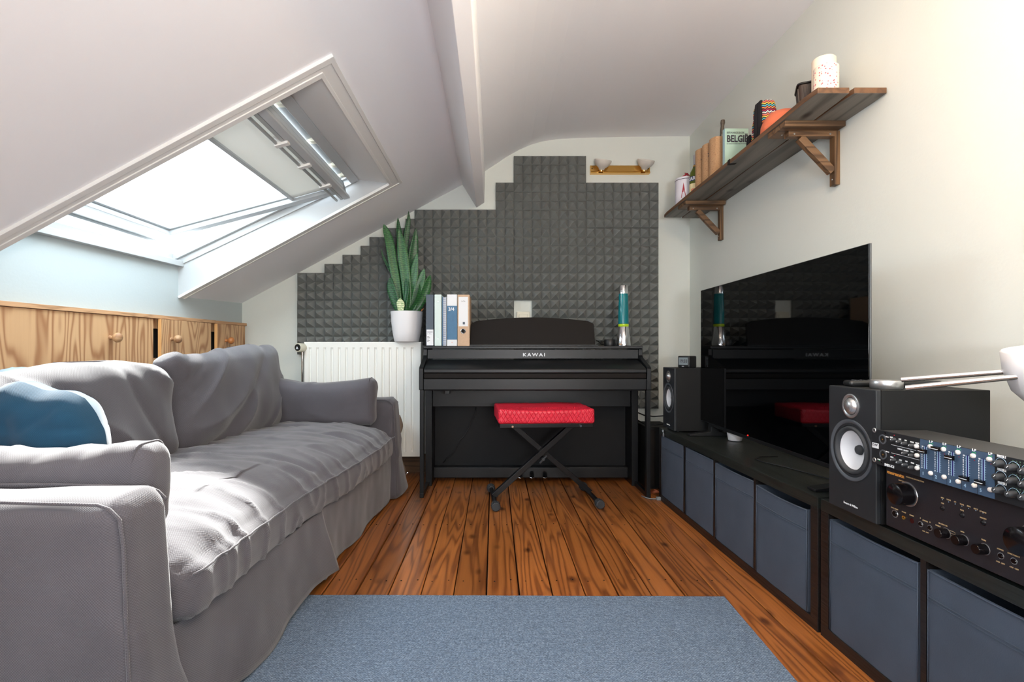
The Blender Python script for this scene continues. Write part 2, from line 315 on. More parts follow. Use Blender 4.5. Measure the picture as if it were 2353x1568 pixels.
def blindmat():
    m = bpy.data.materials.new('blind_cloth'); m.use_nodes = True; nt = m.node_tree; nt.nodes.clear(); L = nt.links
    o = N(nt, 'ShaderNodeOutputMaterial'); mx = N(nt, 'ShaderNodeMixShader'); mx.inputs[0].default_value = .03
    d = N(nt, 'ShaderNodeBsdfDiffuse'); d.inputs[0].default_value = C('#dcdedb'); t = N(nt, 'ShaderNodeBsdfTranslucent'); t.inputs[0].default_value = C('#dcdcd2')
    L.new(d.outputs[0], mx.inputs[1]); L.new(t.outputs[0], mx.inputs[2]); L.new(mx.outputs[0], o.inputs[0]); return m
M['blind'] = blindmat(); M['sash'] = mat('white_pine_sash_dimmed', '#b4b9bc', .35); M['sashgrey'] = mat('grey_aluminium_trim', '#a9acad', .35, metal=.4)  # sash white greyed as well, against the bright sky
M['shade'] = mat('white_opal_shade', '#f4f4f6', .25)

# ------------------------------------------------------------------ mesh tools
class MB:
    def __init__(s): s.v = []; s.f = []
    def add(s, vs, fs):
        o = len(s.v); s.v += [Vector(p) for p in vs]; s.f += [tuple(i+o for i in f) for f in fs]; return s
    def box(s, x0, x1, y0, y1, z0, z1, mtx=None):
        vs = [Vector((x, y, z)) for x in (x0, x1) for y in (y0, y1) for z in (z0, z1)]
        if mtx: vs = [mtx @ p for p in vs]
        return s.add(vs, [(0, 1, 3, 2), (4, 6, 7, 5), (0, 4, 5, 1), (2, 3, 7, 6), (0, 2, 6, 4), (1, 5, 7, 3)])
    def prism(s, poly, a, b, axis='Y'):
        """poly: 2-D points in the other two axes in order (X: y,z; Y: x,z; Z: x,y)"""
        def P(p, t): return {'X': (t, p[0], p[1]), 'Y': (p[0], t, p[1]), 'Z': (p[0], p[1], t)}[axis]
        n = len(poly); vs = [P(p, a) for p in poly]+[P(p, b) for p in poly]
        fs = [tuple(range(n)), tuple(reversed(range(n, 2*n)))]+[(i, i+n, (i+1) % n+n, (i+1) % n) for i in range(n)]
        return s.add(vs, fs)
    def lathe(s, prof, c=(0, 0, 0), n=32, axis=(0, 0, 1), mtx=None):
        """prof: (radius, height) pairs along axis"""
        q = Vector(axis).to_track_quat('Z', 'Y').to_matrix(); c = Vector(c); vs = []; fs = []; rings = []
        for r, h in prof:
            if r < 1e-6: rings.append([len(vs)]); vs.append(c+q @ Vector((0, 0, h)))
            else:
                rings.append(list(range(len(vs), len(vs)+n)))
                vs += [c+q @ Vector((r*cos(2*pi*i/n), r*sin(2*pi*i/n), h)) for i in range(n)]
        for A, B in zip(rings, rings[1:]):
            for i in range(n):
                j = (i+1) % n
                if len(A) == 1 and len(B) == 1: continue
                if len(A) == 1: fs.append((A[0], B[j], B[i]))
                elif len(B) == 1: fs.append((A[i], A[j], B[0]))
                else: fs.append((A[i], A[j], B[j], B[i]))
        if mtx: vs = [mtx @ p for p in vs]
        return s.add(vs, fs)
    def cyl(s, p0, p1, r, r1=None, n=16):
        p0, p1 = Vector(p0), Vector(p1); d = p1-p0; r1 = r if r1 is None else r1
        return s.lathe([(0, 0), (r, 0), (r1, d.length), (0, d.length)], p0, n, d)
    def tube(s, pts, r, n=8):
        pts = [Vector(p) for p in pts]; vs = []; fs = []
        for i, p in enumerate(pts):
            d = (pts[min(i+1, len(pts)-1)]-pts[max(i-1, 0)]).normalized(); q = d.to_track_quat('Z', 'Y').to_matrix()
            vs += [p+q @ Vector((r*cos(2*pi*k/n), r*sin(2*pi*k/n), 0)) for k in range(n)]
        for i in range(len(pts)-1):
            for k in range(n): fs.append((i*n+k, i*n+(k+1) % n, (i+1)*n+(k+1) % n, (i+1)*n+k))
        fs.append(tuple(reversed(range(n)))); fs.append(tuple(range(len(vs)-n, len(vs))))
        return s.add(vs, fs)
    def bar(s, p0, p1, w_, h_, up=(0, 0, 1)):
        """rectangular bar between two points; w_ sideways, h_ along up"""
        p0, p1 = Vector(p0), Vector(p1); d = (p1-p0); l = d.length; d.normalize(); up = Vector(up); sd = d.cross(up).normalized(); u = sd.cross(d)
        vs = [p0+d*t*l+sd*a*w_/2+u*b*h_/2 for t in (0, 1) for a in (-1, 1) for b in (-1, 1)]
        return s.add(vs, [(0, 1, 3, 2), (4, 6, 7, 5), (0, 4, 5, 1), (2, 3, 7, 6), (0, 2, 6, 4), (1, 5, 7, 3)])
    def sphere(s, c, r, n=16, sc=(1, 1, 1)):
        c = Vector(c); k = n//2
        tmp = MB().lathe([(r*sin(pi*i/k), -r*cos(pi*i/k)) for i in range(k+1)], (0, 0, 0), n)
        return s.add([c+Vector((p.x*sc[0], p.y*sc[1], p.z*sc[2])) for p in tmp.v], tmp.f)
    def grid(s, fn, nu, nv, two=False):
        vs = [fn(i/nu, j/nv) for j in range(nv+1) for i in range(nu+1)]
        return s.add(vs, [(j*(nu+1)+i, j*(nu+1)+i+1, (j+1)*(nu+1)+i+1, (j+1)*(nu+1)+i) for j in range(nv) for i in range(nu)])
    def dense(s, hx, hy, hz, r, step, disp=None, mtx=None):
        """densely meshed rounded box; disp(p, n) -> new p"""
        idx = {}; h = (hx, hy, hz); vs = []; fs = []
        def pt(q):
            key = tuple(round(c, 5) for c in q)
            if key in idx: return idx[key]
            inner = Vector([max(-(h[i]-r), min(h[i]-r, q[i])) for i in range(3)]); d = Vector(q)-inner
            nrm = d.normalized() if d.length > 1e-9 else Vector((0, 0, 1)); p = inner+nrm*r
            if disp: p = disp(p, nrm)
            idx[key] = len(vs); vs.append(p); return idx[key]
        def lin(hh):
            n = max(2, int(round(2*hh/step)));  m = 4
            return [-hh+r*(1-cos(pi/2*i/m))*0.0 + (r*i/m) for i in range(m)]+[-hh+r+(2*hh-2*r)*i/n for i in range(n+1)]+[hh-r+r*(i+1)/m for i in range(m)] if hh > r+1e-4 else [-hh+2*hh*i/(2*m) for i in range(2*m+1)]
        Ls = [lin(v) for v in h]
        for ax in range(3):
            a, b_ = (ax+1) % 3, (ax+2) % 3
            for sg in (-1, 1):
                for i in range(len(Ls[a])-1):
                    for j in range(len(Ls[b_])-1):
                        c = []
                        for (ii, jj) in ((i, j), (i+1, j), (i+1, j+1), (i, j+1)):
                            q = [0, 0, 0]; q[ax] = sg*h[ax]; q[a] = Ls[a][ii]; q[b_] = Ls[b_][jj]; c.append(pt(q))
                        fs.append(tuple(c) if sg > 0 else tuple(reversed(c)))
        if mtx: vs = [mtx @ p for p in vs]
        return s.add(vs, fs)
    def xf(s, mtx): s.v = [mtx @ p for p in s.v]; return s
    def build(s, name, m, parent=None, smooth=False, bevel=0, seg=2, recalc=True, local=True, kind=None, label=None):
        me = bpy.data.meshes.new(name); me.from_pydata([tuple(p) for p in s.v], [], s.f); me.update()
        if recalc:
            bm = bmesh.new(); bm.from_mesh(me); bmesh.ops.recalc_face_normals(bm, faces=bm.faces); bm.to_mesh(me); bm.free()
        for mm in (m if isinstance(m, list) else [m]): me.materials.append(M[mm] if isinstance(mm, str) else mm)
        if smooth: me.polygons.foreach_set('use_smooth', [True]*len(me.polygons))
        o = bpy.data.objects.new(name, me); COL.objects.link(o)
        if smooth and smooth != 'all':
            try: me.set_sharp_from_angle(angle=radians(smooth if smooth is not True else 40))
            except Exception: pass
        if bevel:
            b = o.modifiers.new('bevel', 'BEVEL'); b.width = bevel; b.segments = seg; b.limit_method = 'ANGLE'; b.angle_limit = radians(35)
            if not smooth:
                me.polygons.foreach_set('use_smooth', [True]*len(me.polygons)); b.harden_normals = True
                
        if parent:
            o.parent = parent
            if not local: # vertices given in world space: take them into the parent's frame
                o.matrix_parent_inverse = Matrix.Identity(4); me.transform(world_of(parent).inverted())
        if kind: o['kind'] = kind
        if label: o['label'] = label
        return o
def world_of(o):
    m = Matrix.LocRotScale(o.location, o.rotation_euler, o.scale)
    return world_of(o.parent) @ m if o.parent else m
def tag(o, label, cat, group=None, kind=None):
    o['label'] = label; o['category'] = cat
    if group: o['group'] = group
    if kind: o['kind'] = kind
    return o
def thing(name, label, cat, loc=(0, 0, 0), rz=0, group=None, rot=None):
    o = bpy.data.objects.new(name, None); o.empty_display_size = .05; o.location = loc; o.rotation_euler = rot or (0, 0, rz); COL.objects.link(o)
    return tag(o, label, cat, group)
def struct(name, label=None):
    o = bpy.data.objects.new(name, None); COL.objects.link(o); o['kind'] = 'structure'
    if label: o['label'] = label
    return o
def sub(o, parent): o.parent = parent; return o
def text(s, size, m, parent, mtx, name='lettering', spacing=1.0, width=None, bold=0, align='LEFT', ext=.0003, label=None):
    """lettering as a mesh; mtx places the text plane (x right, y up, z out)"""
    cu = bpy.data.curves.new('t', 'FONT'); cu.body = s; cu.size = size; cu.extrude = ext; cu.resolution_u = 2; cu.space_character = spacing; cu.align_x = align; cu.offset = bold
    ob = bpy.data.objects.new('t', cu); me = bpy.data.meshes.new_from_object(ob); bpy.data.objects.remove(ob)
    if width and len(me.vertices):
        xs = [v.co.x for v in me.vertices]; k = width/(max(xs)-min(xs)); me.transform(Matrix.Scale(k, 4, (1, 0, 0)))
    me.name = name
    me.transform(mtx); me.materials.clear(); me.materials.append(M[m]); o = bpy.data.objects.new(name, me); COL.objects.link(o); o.parent = parent
    if label: o['label'] = label
    return o
def frame(o, x, y):
    """matrix with origin o, x axis x, y axis y"""
    x = Vector(x).normalized(); z = x.cross(Vector(y)).normalized(); y = z.cross(x)
    return Matrix(((x.x, y.x, z.x, o[0]), (x.y, y.y, z.y, o[1]), (x.z, y.z, z.z, o[2]), (0, 0, 0, 1)))
def copy_tree(o, parent=None):
    c = o.copy(); COL.objects.link(c); c.parent = parent
    for ch in [x for x in o.children]: copy_tree(ch, c)
    return c
def cat(p, q):   # point of the photograph's sight line p = (px, py) at depth q
    return Vector(((p[0]-1135)*q/1200, q, .88-(p[1]-802)*q/1200))
def rotz(deg): return Matrix.Rotation(radians(deg), 4, 'Z')
def T(x, y, z): return Matrix.Translation((x, y, z))
# ------------------------------------------------------------------ the room shell
YB, XR, YF = 3.733, 1.40, -1.9      # back wall, right wall, wall behind the camera
def XK(y): return -1.80-.06*(YB-y)   # knee wall, slightly out of square
def ZR(x): return 1.207+(x+1.80)*.5375
PROF = [(-2.3, ZR(-2.3)), (-.61, ZR(-.61)), (-.227, ZR(-.227)), (-.067, 2.148), (.10, 2.258), (.18, 2.303), (.26, 2.338), (.34, 2.362), (.44, 2.378), (.6, 2.388), (.9, 2.395), (1.45, 2.402)]
HY0, HY1 = 1.84, 3.045               # skylight hole
c = MB()
for i in range(1, len(PROF)-1):
    (x0, z0), (x1, z1) = PROF[i], PROF[i+1]
    n = 1
    c.add([(x0, YF, z0), (x1, YF, z1), (x1, YB+.02, z1), (x0, YB+.02, z0)], [(0, 1, 2, 3)])
(x0, z0), (x1, z1) = PROF[0], PROF[1]
for ya, yb in ((YF, HY0), (HY1, YB+.02)): c.add([(x0, ya, z0), (x1, ya, z1), (x1, yb, z1), (x0, yb, z0)], [(0, 1, 2, 3)])
o = c.build('ceiling', 'ceiling', smooth=20, recalc=False); o['kind'] = 'structure'; o['label'] = 'white sloping attic ceiling curving into a flat part'
bm = MB().prism([(-.229, 2.06), (-.124, 1.888), (-.068, 1.925), (-.064, 2.16), (-.14, 2.17)], YF, YB-.001)
o = bm.build('ceiling_beam', 'ceiling', bevel=.004); o['kind'] = 'structure'; o['label'] = 'white painted purlin running along the ceiling slope'
# back wall: profile polygon
poly = [(XK(YB), 0), (XR, 0), (XR, 2.41)]+[(x, z+.004) for x, z in reversed(PROF[1:-1])]+[(XK(YB), ZR(XK(YB))+.004)]
wbk = MB().prism(poly, YB, YB+.1).build('wall_back', 'wall'); wbk['kind'] = 'structure'; wbk['label'] = 'pale gable wall behind the piano'
o = MB().box(XR, XR+.1, YF, YB+.1, 0, 2.5).build('wall_right', 'wall'); o['kind'] = 'structure'; o['label'] = 'pale wall behind the television and shelf'
# knee wall, in the frame (y, z) then sheared out
kw = MB()
def kq(ya, yb, z0, za, zb): kw.add([(XK(ya), ya, z0), (XK(yb), yb, z0), (XK(yb), yb, zb), (XK(ya), ya, za)], [(0, 1, 2, 3)])
kq(YF, HY0, 0, ZR(XK(YF))+.01, ZR(XK(HY0))+.01); kq(HY0, HY1, 0, 1.362, 1.362); kq(HY1, YB, 0, ZR(XK(HY1))+.01, ZR(XK(YB))+.01)
o = kw.build('wall_left', 'kneewall', recalc=False); o['kind'] = 'structure'; o['label'] = 'low knee wall under the skylight'
# wall behind the camera, and a frame added around the light of the supposed skylight
wf = MB()
wf.box(-2.4, XR+.1, YF-.1, YF, 0, 2.5)
o = wf.build('wall_front', 'wall'); o['kind'] = 'structure'
wn = struct('supposed_skylight_frame')
f_ = MB(); q_ = lambda x, y, h: Vector((x, y, ZR(x)-h))
for xa, xb, ya, yb in ((-1.70, -1.64, -1.40, -.10), (-.62, -.56, -1.40, -.10), (-1.64, -.62, -1.40, -1.34), (-1.64, -.62, -.16, -.10)):
    f_.add([q_(x, y, h) for x in (xa, xb) for y in (ya, yb) for h in (.05, .002)], [(0, 1, 3, 2), (4, 6, 7, 5), (0, 4, 5, 1), (2, 3, 7, 6), (0, 2, 6, 4), (1, 5, 7, 3)])
f_.build('frame', 'white', wn, bevel=.003)
# floor: dark base, one object per board
fl = MB().box(-2.4, XR+.1, YF-.1, YB+.1, -.06, -.03).build('floor', 'gap'); fl['kind'] = 'structure'; fl['label'] = 'stained pine floorboards'
px = -.026-.118*17
while px < XR-.02:
    x0, x1 = px+.0024, min(px+.118-.0024, XR); dz = rnd.uniform(-.0012, .0008)
    jit = rnd.uniform(-.0012, .0012)
    b = MB().prism([(x0+jit, -.028), (x1+jit, -.028), (x1+jit, dz-.0015), (x1+jit-.003, dz), (x0+jit+.003, dz), (x0+jit, dz-.0015)], YF, YB)
    b.build('floorboard', 'floor', fl); px += .118
# nail heads, two per board along two joist lines
nm = MB()
for yy in (1.985, 2.62, 3.2):
    for k in range(-12, 12):
        for dx in (.028, .09): nm.lathe([(0, .0006), (.003, .0005), (.0035, -.002)], (-.026+.118*k+dx, yy+rnd.uniform(-.01, .01), 0), 6)
o = nm.build('nail_heads', 'gap', fl); o['kind'] = 'stuff'
# skirting along the back wall
o = MB().box(XK(YB), XR, YB-.018, YB, 0, .13).build('baseboard_back', 'darkpine_x', bevel=.003); o['kind'] = 'structure'; o['label'] = 'dark wooden skirting board'

# ------------------------------------------------------------------ skylight
sk = struct('window_1', 'white skylight with its centre-pivot sash tilted open')
def ZF(x): return 1.36+.474*(x+1.84)
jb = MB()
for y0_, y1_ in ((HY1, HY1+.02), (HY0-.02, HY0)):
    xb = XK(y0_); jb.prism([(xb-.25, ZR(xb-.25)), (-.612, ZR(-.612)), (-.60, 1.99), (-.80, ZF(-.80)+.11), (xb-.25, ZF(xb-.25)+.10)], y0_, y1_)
jb.build('jamb', 'skywhite_dim', sk)
hd = MB().add([(-.612, HY0, ZR(-.612)), (-.612, HY1, ZR(-.612)), (-.795, HY1, ZF(-.795)+.012), (-.795, HY0, ZF(-.795)+.012), (-.60, HY0, 1.87), (-.60, HY1, 1.87), (-.795, HY1, 1.99), (-.795, HY0, 1.99)],
                [(0, 1, 2, 3), (4, 5, 6, 7), (0, 1, 5, 4), (2, 3, 7, 6)]); hd.build('head_lining', 'white', sk)
sl = Vector((1, 0, .474)).normalized(); nr = Vector((-.474, 0, 1)).normalized()
def fr_pt(x, y, h=0): return Vector((x, y, ZF(x)))+nr*h
def frb(mb, xa, xb, ya, yb, h0, h1, zf=fr_pt):
    vs = [zf(x, y, h) for x in (xa, xb) for y in (ya, yb) for h in (h0, h1)]
    mb.add(vs, [(0, 1, 3, 2), (4, 6, 7, 5), (0, 4, 5, 1), (2, 3, 7, 6), (0, 2, 6, 4), (1, 5, 7, 3)])
fm = MB(); XB = XK(HY1)-.005; XT = -.79
for h0, h1, d in ((0, .035, .03), (.035, .10, .05)):
    e = .05-d
    frb(fm, XB-.10, XT, HY1-d+.02, HY1, h0, h1); frb(fm, XB-.10, XT, HY0, HY0+d-.02, h0, h1)
    frb(fm, XT-.03-d*.3, XT+.005, HY0, HY1, h0, h1)
# sill boards following the knee wall
for h0, h1, a, b in ((-.002, .03, -.02, .035), (.03, .07, -.08, -.01)):
    vs = []
    for yy in (HY0, HY1):
        for dx in (a, b):
            for hh in (h0, h1): vs.append((XK(yy)+dx, yy, 1.36+hh))
    fm.add(vs, [(0, 1, 3, 2), (4, 6, 7, 5), (0, 4, 5, 1), (2, 3, 7, 6), (0, 2, 6, 4), (1, 5, 7, 3)])
fm.build('frame', 'skywhite_dim', sk, bevel=.002)
# head hardware of the frame seen through the ventilation gap
hw = MB(); frb(hw, XT-.075, XT-.045, HY0+.06, HY1-.07, .025, .04)
hw.build('ventilation_rail', 'sashgrey', sk, bevel=.003)
hh = MB()
for yy in (2.05, 2.42, 2.74, 2.9): hh.box(XT-.085, XT-.04, yy, yy+.035, ZF(XT)-.015, ZF(XT)+.006)
hh.build('hinge_blocks', 'jackgold' if False else 'switch', sk, bevel=.004)
# sash in its own tilted plane
S0, S1 = Vector((-1.897, 0, 1.497)), Vector((-.843, 0, 1.777)); sd = (S1-S0).normalized(); sn = Vector((-sd.z, 0, sd.x)); SL = (S1-S0).length
SY0, SY1 = 1.89, 2.985
def sp(s, y, h=0): p = S0+sd*s+sn*h; return Vector((p.x, y, p.z))
def sb(mb, s0, s1, y0, y1, h0, h1): frb(mb, s0, s1, y0, y1, h0, h1, zf=sp)
sa = MB()
for h0, h1, wd in ((0, .028, .055), (.028, .06, .070)):
    sb(sa, 0, SL, SY1-wd, SY1, h0, h1); sb(sa, 0, SL, SY0, SY0+wd, h0, h1); sb(sa, 0, wd+.03, SY0, SY1, h0, h1); sb(sa, SL-wd, SL, SY0, SY1, h0, h1)
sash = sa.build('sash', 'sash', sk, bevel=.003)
g = MB(); sb(g, .06, SL-.04, SY0+.05, SY1-.05, .045, .050); g.build('pane', 'pane', sash)
g = MB(); sb(g, -.03, 0, SY0-.01, SY1+.01, .01, .05); sb(g, -.045, -.03, SY0-.01, SY1+.01, -.004, .02); g.build('weather_strip', 'sashgrey', sash, bevel=.002)
# roller blind drawn from the top
BS = .735*SL/1.0
def bl(u, v):
    s = BS+.004+(SL-.055-BS)*u; y = SY0+.058+(SY1-SY0-.116)*v
    return sp(s, y, .022+.002*sin(u*pi)*sin(v*7))
g = MB().grid(bl, 6, 10); g.build('roller_blind', 'blind', sash, smooth='all')
g = MB(); sb(g, BS-.012, BS+.006, SY0+.056, SY1-.056, .010, .030); g.build('blind_bar', 'sash', sash, bevel=.003)
# ventilation handle bar across the sash top
g = MB(); sb(g, SL-.075, SL-.063, SY0+.01, SY1+.015, -.035, -.022); sb(g, SL-.048, SL-.030, SY0+.01, SY1+.02, -.03, -.008)
g.build('control_bar', 'sashgrey', sash, bevel=.003)
g = MB(); sb(g, SL-.03, SL+.006, SY0+.0, SY1+.03, -.03, -.012); g.build('ventilation_flap', 'sash', sash, bevel=.003)
g = MB()
for yy in (2.16, 2.42, 2.72): sb(g, SL-.08, SL-.02, yy, yy+.03, -.04, .0)
g.build('bar_clips', 'white', sash, bevel=.003)
# moulded trim around the opening on the ceiling
tr = MB()
rn = Vector((.5375, 0, -1)).normalized(); xs_ = Vector((1, 0, .5375)).normalized()
def tp(x, y, h): return Vector((x, y, ZR(x)))+rn*h
def tb(xa, xb, ya, yb, h0, h1): frb(tr, xa, xb, ya, yb, h0, h1, zf=tp)
xlo = -1.95
for a, b, h in ((0, .055, .008), (.045, .062, .012), (-.004, .010, .012)):
    tb(-1.842, -.61+b, HY1+a, HY1+b, -.003, h); tb(xlo, -.61+b, HY0-b-.012, HY0-a, -.003, h); tb(-.61+a, -.61+b-.0008, HY0-b-.008, HY1+b-.0008, -.003, h-.0004)
tr.build('trim_1', 'white', bevel=.002)['kind'] = 'structure'

# ------------------------------------------------------------------ acoustic foam on the back wall
foam = thing('acoustic_foam', 'dark grey pyramid foam panels stepped across the gable wall behind the piano', 'acoustic foam', (0, YB, 0))
KX = 3.71/1200; U = 20.75*KX
GX = (1181-1135)*KX; GZ = .88+(802-358)*KX       # grid origin: column 0, row 0 top left of the top block
TOP = {}                                          # first row of each column
for cidx in range(-24, 16):
    if 0 <= cidx <= 7: t = 0
    elif 8 <= cidx <= 15: t = 3
    elif cidx in (-2, -1): t = 3
    elif -11 <= cidx <= -3: t = 6
    elif cidx == -12: t = 7
    elif cidx in (-13, -14): t = 8
    elif cidx in (-15, -16): t = 9
    elif cidx == -17: t = 10
    elif cidx in (-18, -19): t = 11
    elif cidx in (-20, -21): t = 12
    else: t = 13
    TOP[cidx] = t
def BOT(cidx): return 28 if cidx >= 0 else (21 if cidx > -24 else 22)
tiles = {}
for cidx in TOP:
    for r in range(TOP[cidx], BOT(cidx)):
        if r in (16, 17) and cidx in (0, 1): continue     # cut-out around the light switch
        tiles.setdefault((math.floor(cidx/8), r//8), []).append((cidx, r))
for (tc_, tr_), cells in sorted(tiles.items()):
    mb = MB(); jx, jz, jd = rnd.uniform(-.0015, .0015), rnd.uniform(-.002, .002), rnd.uniform(-.003, .002); cs = set(cells)
    for (ci, r) in cells:
        x0 = GX+ci*U+jx; x1 = x0+U; z1 = GZ-r*U+jz; z0 = z1-U; yb = -.028+jd; ya = -.090+jd; e = .0011; cx_, cz_ = (x0+x1)/2, (z0+z1)/2
        q = .0016
        mb.add([(x0+e, yb, z0+e), (x1-e, yb, z0+e), (x1-e, yb, z1-e), (x0+e, yb, z1-e), (cx_-q, ya, cz_-q), (cx_+q, ya, cz_-q), (cx_+q, ya, cz_+q), (cx_-q, ya, cz_+q),
                (x0, -.0002, z0), (x1, -.0002, z0), (x1, -.0002, z1), (x0, -.0002, z1), (x0, yb+.003, z0), (x1, yb+.003, z0), (x1, yb+.003, z1), (x0, yb+.003, z1)],
               [(0, 1, 5, 4), (1, 2, 6, 5), (2, 3, 7, 6), (3, 0, 4, 7), (4, 5, 6, 7), (12, 13, 1, 0), (13, 14, 2, 1), (14, 15, 3, 2), (15, 12, 0, 3)]
               + ([(8, 9, 13, 12)] if (ci, r+1) not in cs else [])+([(10, 11, 15, 14)] if (ci, r-1) not in cs else [])
               + ([(11, 8, 12, 15)] if (ci-1, r) not in cs else [])+([(9, 10, 14, 13)] if (ci+1, r) not in cs else []))
    mb.build('foam_panel', 'foam', foam, recalc=False)
# light switch in the cut-out
lsw = thing('light_switch', 'ivory light switch on the wall showing through a gap in the foam above the piano', 'light switch', (GX+U, YB, 1.10))
MB().box(-.045, .048, -.012, 0, -.05, .045).build('plate', 'switch', lsw, bevel=.004); MB().box(-.028, .032, -.019, -.012, -.035, .028).build('rocker', 'switch', lsw, bevel=.003)

# ------------------------------------------------------------------ cupboards along the knee wall
kb = thing('knee_wall_cupboard', 'low pine plywood cupboard with round wooden knobs running along the knee wall', 'cupboard', (-1.80, YB, 0), radians(-3.434))
# local: y runs from 0 (back wall) to negative (camera), x > 0 into the room
def ky(y): return (y-YB)/cos(radians(3.434))
MB().box(-.002, .004, ky(-.5), -.002, .03, 1.035).build('back_panel', 'gap', kb)
MB().box(0, .05, ky(-.5), -.40, 1.043, 1.062).build('top_strip', 'pine_edge', kb, bevel=.001)
MB().box(0, .036, -.40, -.002, 1.043, 1.062).build('top_strip', 'pine_edge', kb, bevel=.001)
rl = MB(); rl.box(.004, .022, ky(-.5), -.03, .99, 1.043); rl.box(.004, .022, ky(-.5), -.03, .80, .83); rl.box(.004, .022, -.075, -.002, .03, 1.043); rl.build('face_rail', 'pine', kb)
rl = MB(); rl.box(.004, .021, ky(2.765), ky(2.80), .03, 1.0); rl.box(.004, .021, ky(3.28), ky(3.315), .03, 1.0); rl.build('face_stile', 'pine', kb)
def door(ya, yb, ang, knobs, lift):
    w_ = ky(yb)-ky(ya)
    m = T(.024+lift, ky(yb), 0) @ rotz(ang)
    o = MB().box(0, .018, -w_, 0, .44, 1.041, m).build('door', 'pine', kb, bevel=.0008)
    e = MB().box(-.0005, .0185, -w_-.0006, -w_+.0004, .44, 1.041, m).build('edge_band', 'pine_raw', o)
    for yk, mm in knobs:
        kk = ky(yk)-ky(yb)
        MB().lathe([(0, 0), (.011, 0), (.0085, .006), (.0085, .016), (.016, .022), (.0225, .032), (.0235, .040), (.019, .050), (.009, .056), (0, .0575)], (.018, kk, .934), 20, (1, 0, 0), m).build('knob', mm, o, smooth=True)
door(1.55, 2.785, 0, [(2.495, 'knob')], 0); door(2.822, 3.29, 1.6, [(2.905, 'knob')], .004); door(3.335, 3.665, 2.2, [(3.435, 'knob2')], .004); door(.4, 1.53, 0, [], 0)

# ------------------------------------------------------------------ radiator with valve
Y0 = 3.537
rad = thing('radiator', 'white ribbed panel radiator under the snake plant beside the piano', 'radiator', (-.9, Y0, .15))
X0r, X1r = (698-1135)*Y0/1200+.9, (968-1135)*Y0/1200+.9; Hh = .925-.15
rb = MB()
ng = 15; x = X0r+.028; wd = (X1r-X0r-.056)/ng
prof = [(X0r, .010), (X0r+.004, .001), (X0r+.022, 0)]
for i in range(ng):
    xx = x+i*wd; prof += [(xx+.006, 0), (xx+.012, .009), (xx+.018, .009), (xx+.024, 0)]
prof += [(X1r-.022, 0), (X1r-.004, .001), (X1r, .010)]
for (z0, z1, k0, k1) in ((0.0, .03, 0, 0), (.03, .045, 0, 1), (.045, Hh-.05, 1, 1), (Hh-.05, Hh-.035, 1, 0), (Hh-.035, Hh, 0, 0)):
    n = len(prof); flat = [(p[0], (p[1] if (i < 3 or i >= n-3) else p[1])) for i, p in enumerate(prof)]
    def yy(p, k, i): return p[1] if (k or i < 3 or i >= n-3) else 0
    rb.add([(p[0], yy(p, k0, i), z0) for i, p in enumerate(prof)]+[(p[0], yy(p, k1, i), z1) for i, p in enumerate(prof)], [(i, i+1, i+1+n, i+n) for i in range(n-1)])
rb.build('front_panel', 'radiator', rad, smooth=30, recalc=False)
MB().box(X0r+.003, X1r-.003, .008, .096, .003, Hh-.004).build('body', 'radiator', rad, bevel=.004)
MB().box(X0r, X1r, .004, .100, Hh-.006, Hh+.002).build('top_grille', 'radiator', rad, bevel=.002)
for xx in (X0r+.1, X1r-.1): MB().box(xx-.015, xx+.015, .106, YB-Y0-.001, .1, Hh-.1).build('wall_bracket', 'radiator', rad)
g = MB(); g.cyl((X0r+.0, .055, Hh-.05), (X0r-.03, .055, Hh-.05), .010); g.cyl((X0r-.028, .055, Hh-.04), (X0r-.028, .055, -.13), .008); g.build('pipe', 'chrome', rad, smooth=True)
vx, vz = (683-1135)*3.49/1200, .88-(799-802)*3.49/1200
val = thing('radiator_valve', 'white round thermostatic valve head with dark dial at the top left of the radiator', 'thermostat valve', (vx, 3.49, vz))
ax = Vector((-.35, -1, 0)).normalized()
MB().lathe([(0, -.075), (.012, -.075), (.014, -.045), (.026, -.04), (.029, -.03), (.029, .018), (.026, .022), (0, .022)], (.01, .02, 0), 28, ax).build('body', 'switch', val, smooth=True)
MB().lathe([(0, .026), (.022, .025), (.0235, .022), (.0235, .018)], (.01, .02, 0), 28, ax).build('dial', 'speaker', val, smooth=True)
g = MB(); fc = Vector((.01, .02, 0))+ax*.0275
fx = Vector((1, -.35, 0)).normalized(); fm_ = frame(fc, fx, (0, 0, 1))
g.add([fm_ @ Vector(p) for p in ((-.009, -.007, 0), (.009, -.007, 0), (0, .009, 0), (-.011, -.009, 0), (.011, -.009, 0), (.011, -.0105, 0), (-.011, -.0105, 0))], [(0, 1, 2), (3, 4, 5, 6)]); g.build('arrow_mark', 'whiteink', val)

# ------------------------------------------------------------------ rug
def rugf(u, v):
    x = -1.25+(.812+1.25+.018*0)*u-(1-v)*.045*u; y = .55+(1.846-.55)*v+.012*(1-u)-.004*u
    return Vector((x, y, .0065+.0012*noise.noise(Vector((x*6, y*6, 0)))))
g = MB().grid(rugf, 40, 26); n = len(g.v); lo = [Vector((p.x, p.y, .0012)) for p in g.v]; g.add(lo, [])
nu = 41
edge = [i for i in range(nu)]+[nu-1+nu*j for j in range(1, 27)]+[26*nu+i for i in range(nu-2, -1, -1)]+[nu*j for j in range(25, 0, -1)]
g.f += [(edge[i], edge[(i+1) % len(edge)], edge[(i+1) % len(edge)]+n, edge[i]+n) for i in range(len(edge))]
tag(g.build('rug', 'rug', smooth=30), 'blue grey flatwoven rug on the floorboards in front of the sofa', 'rug')
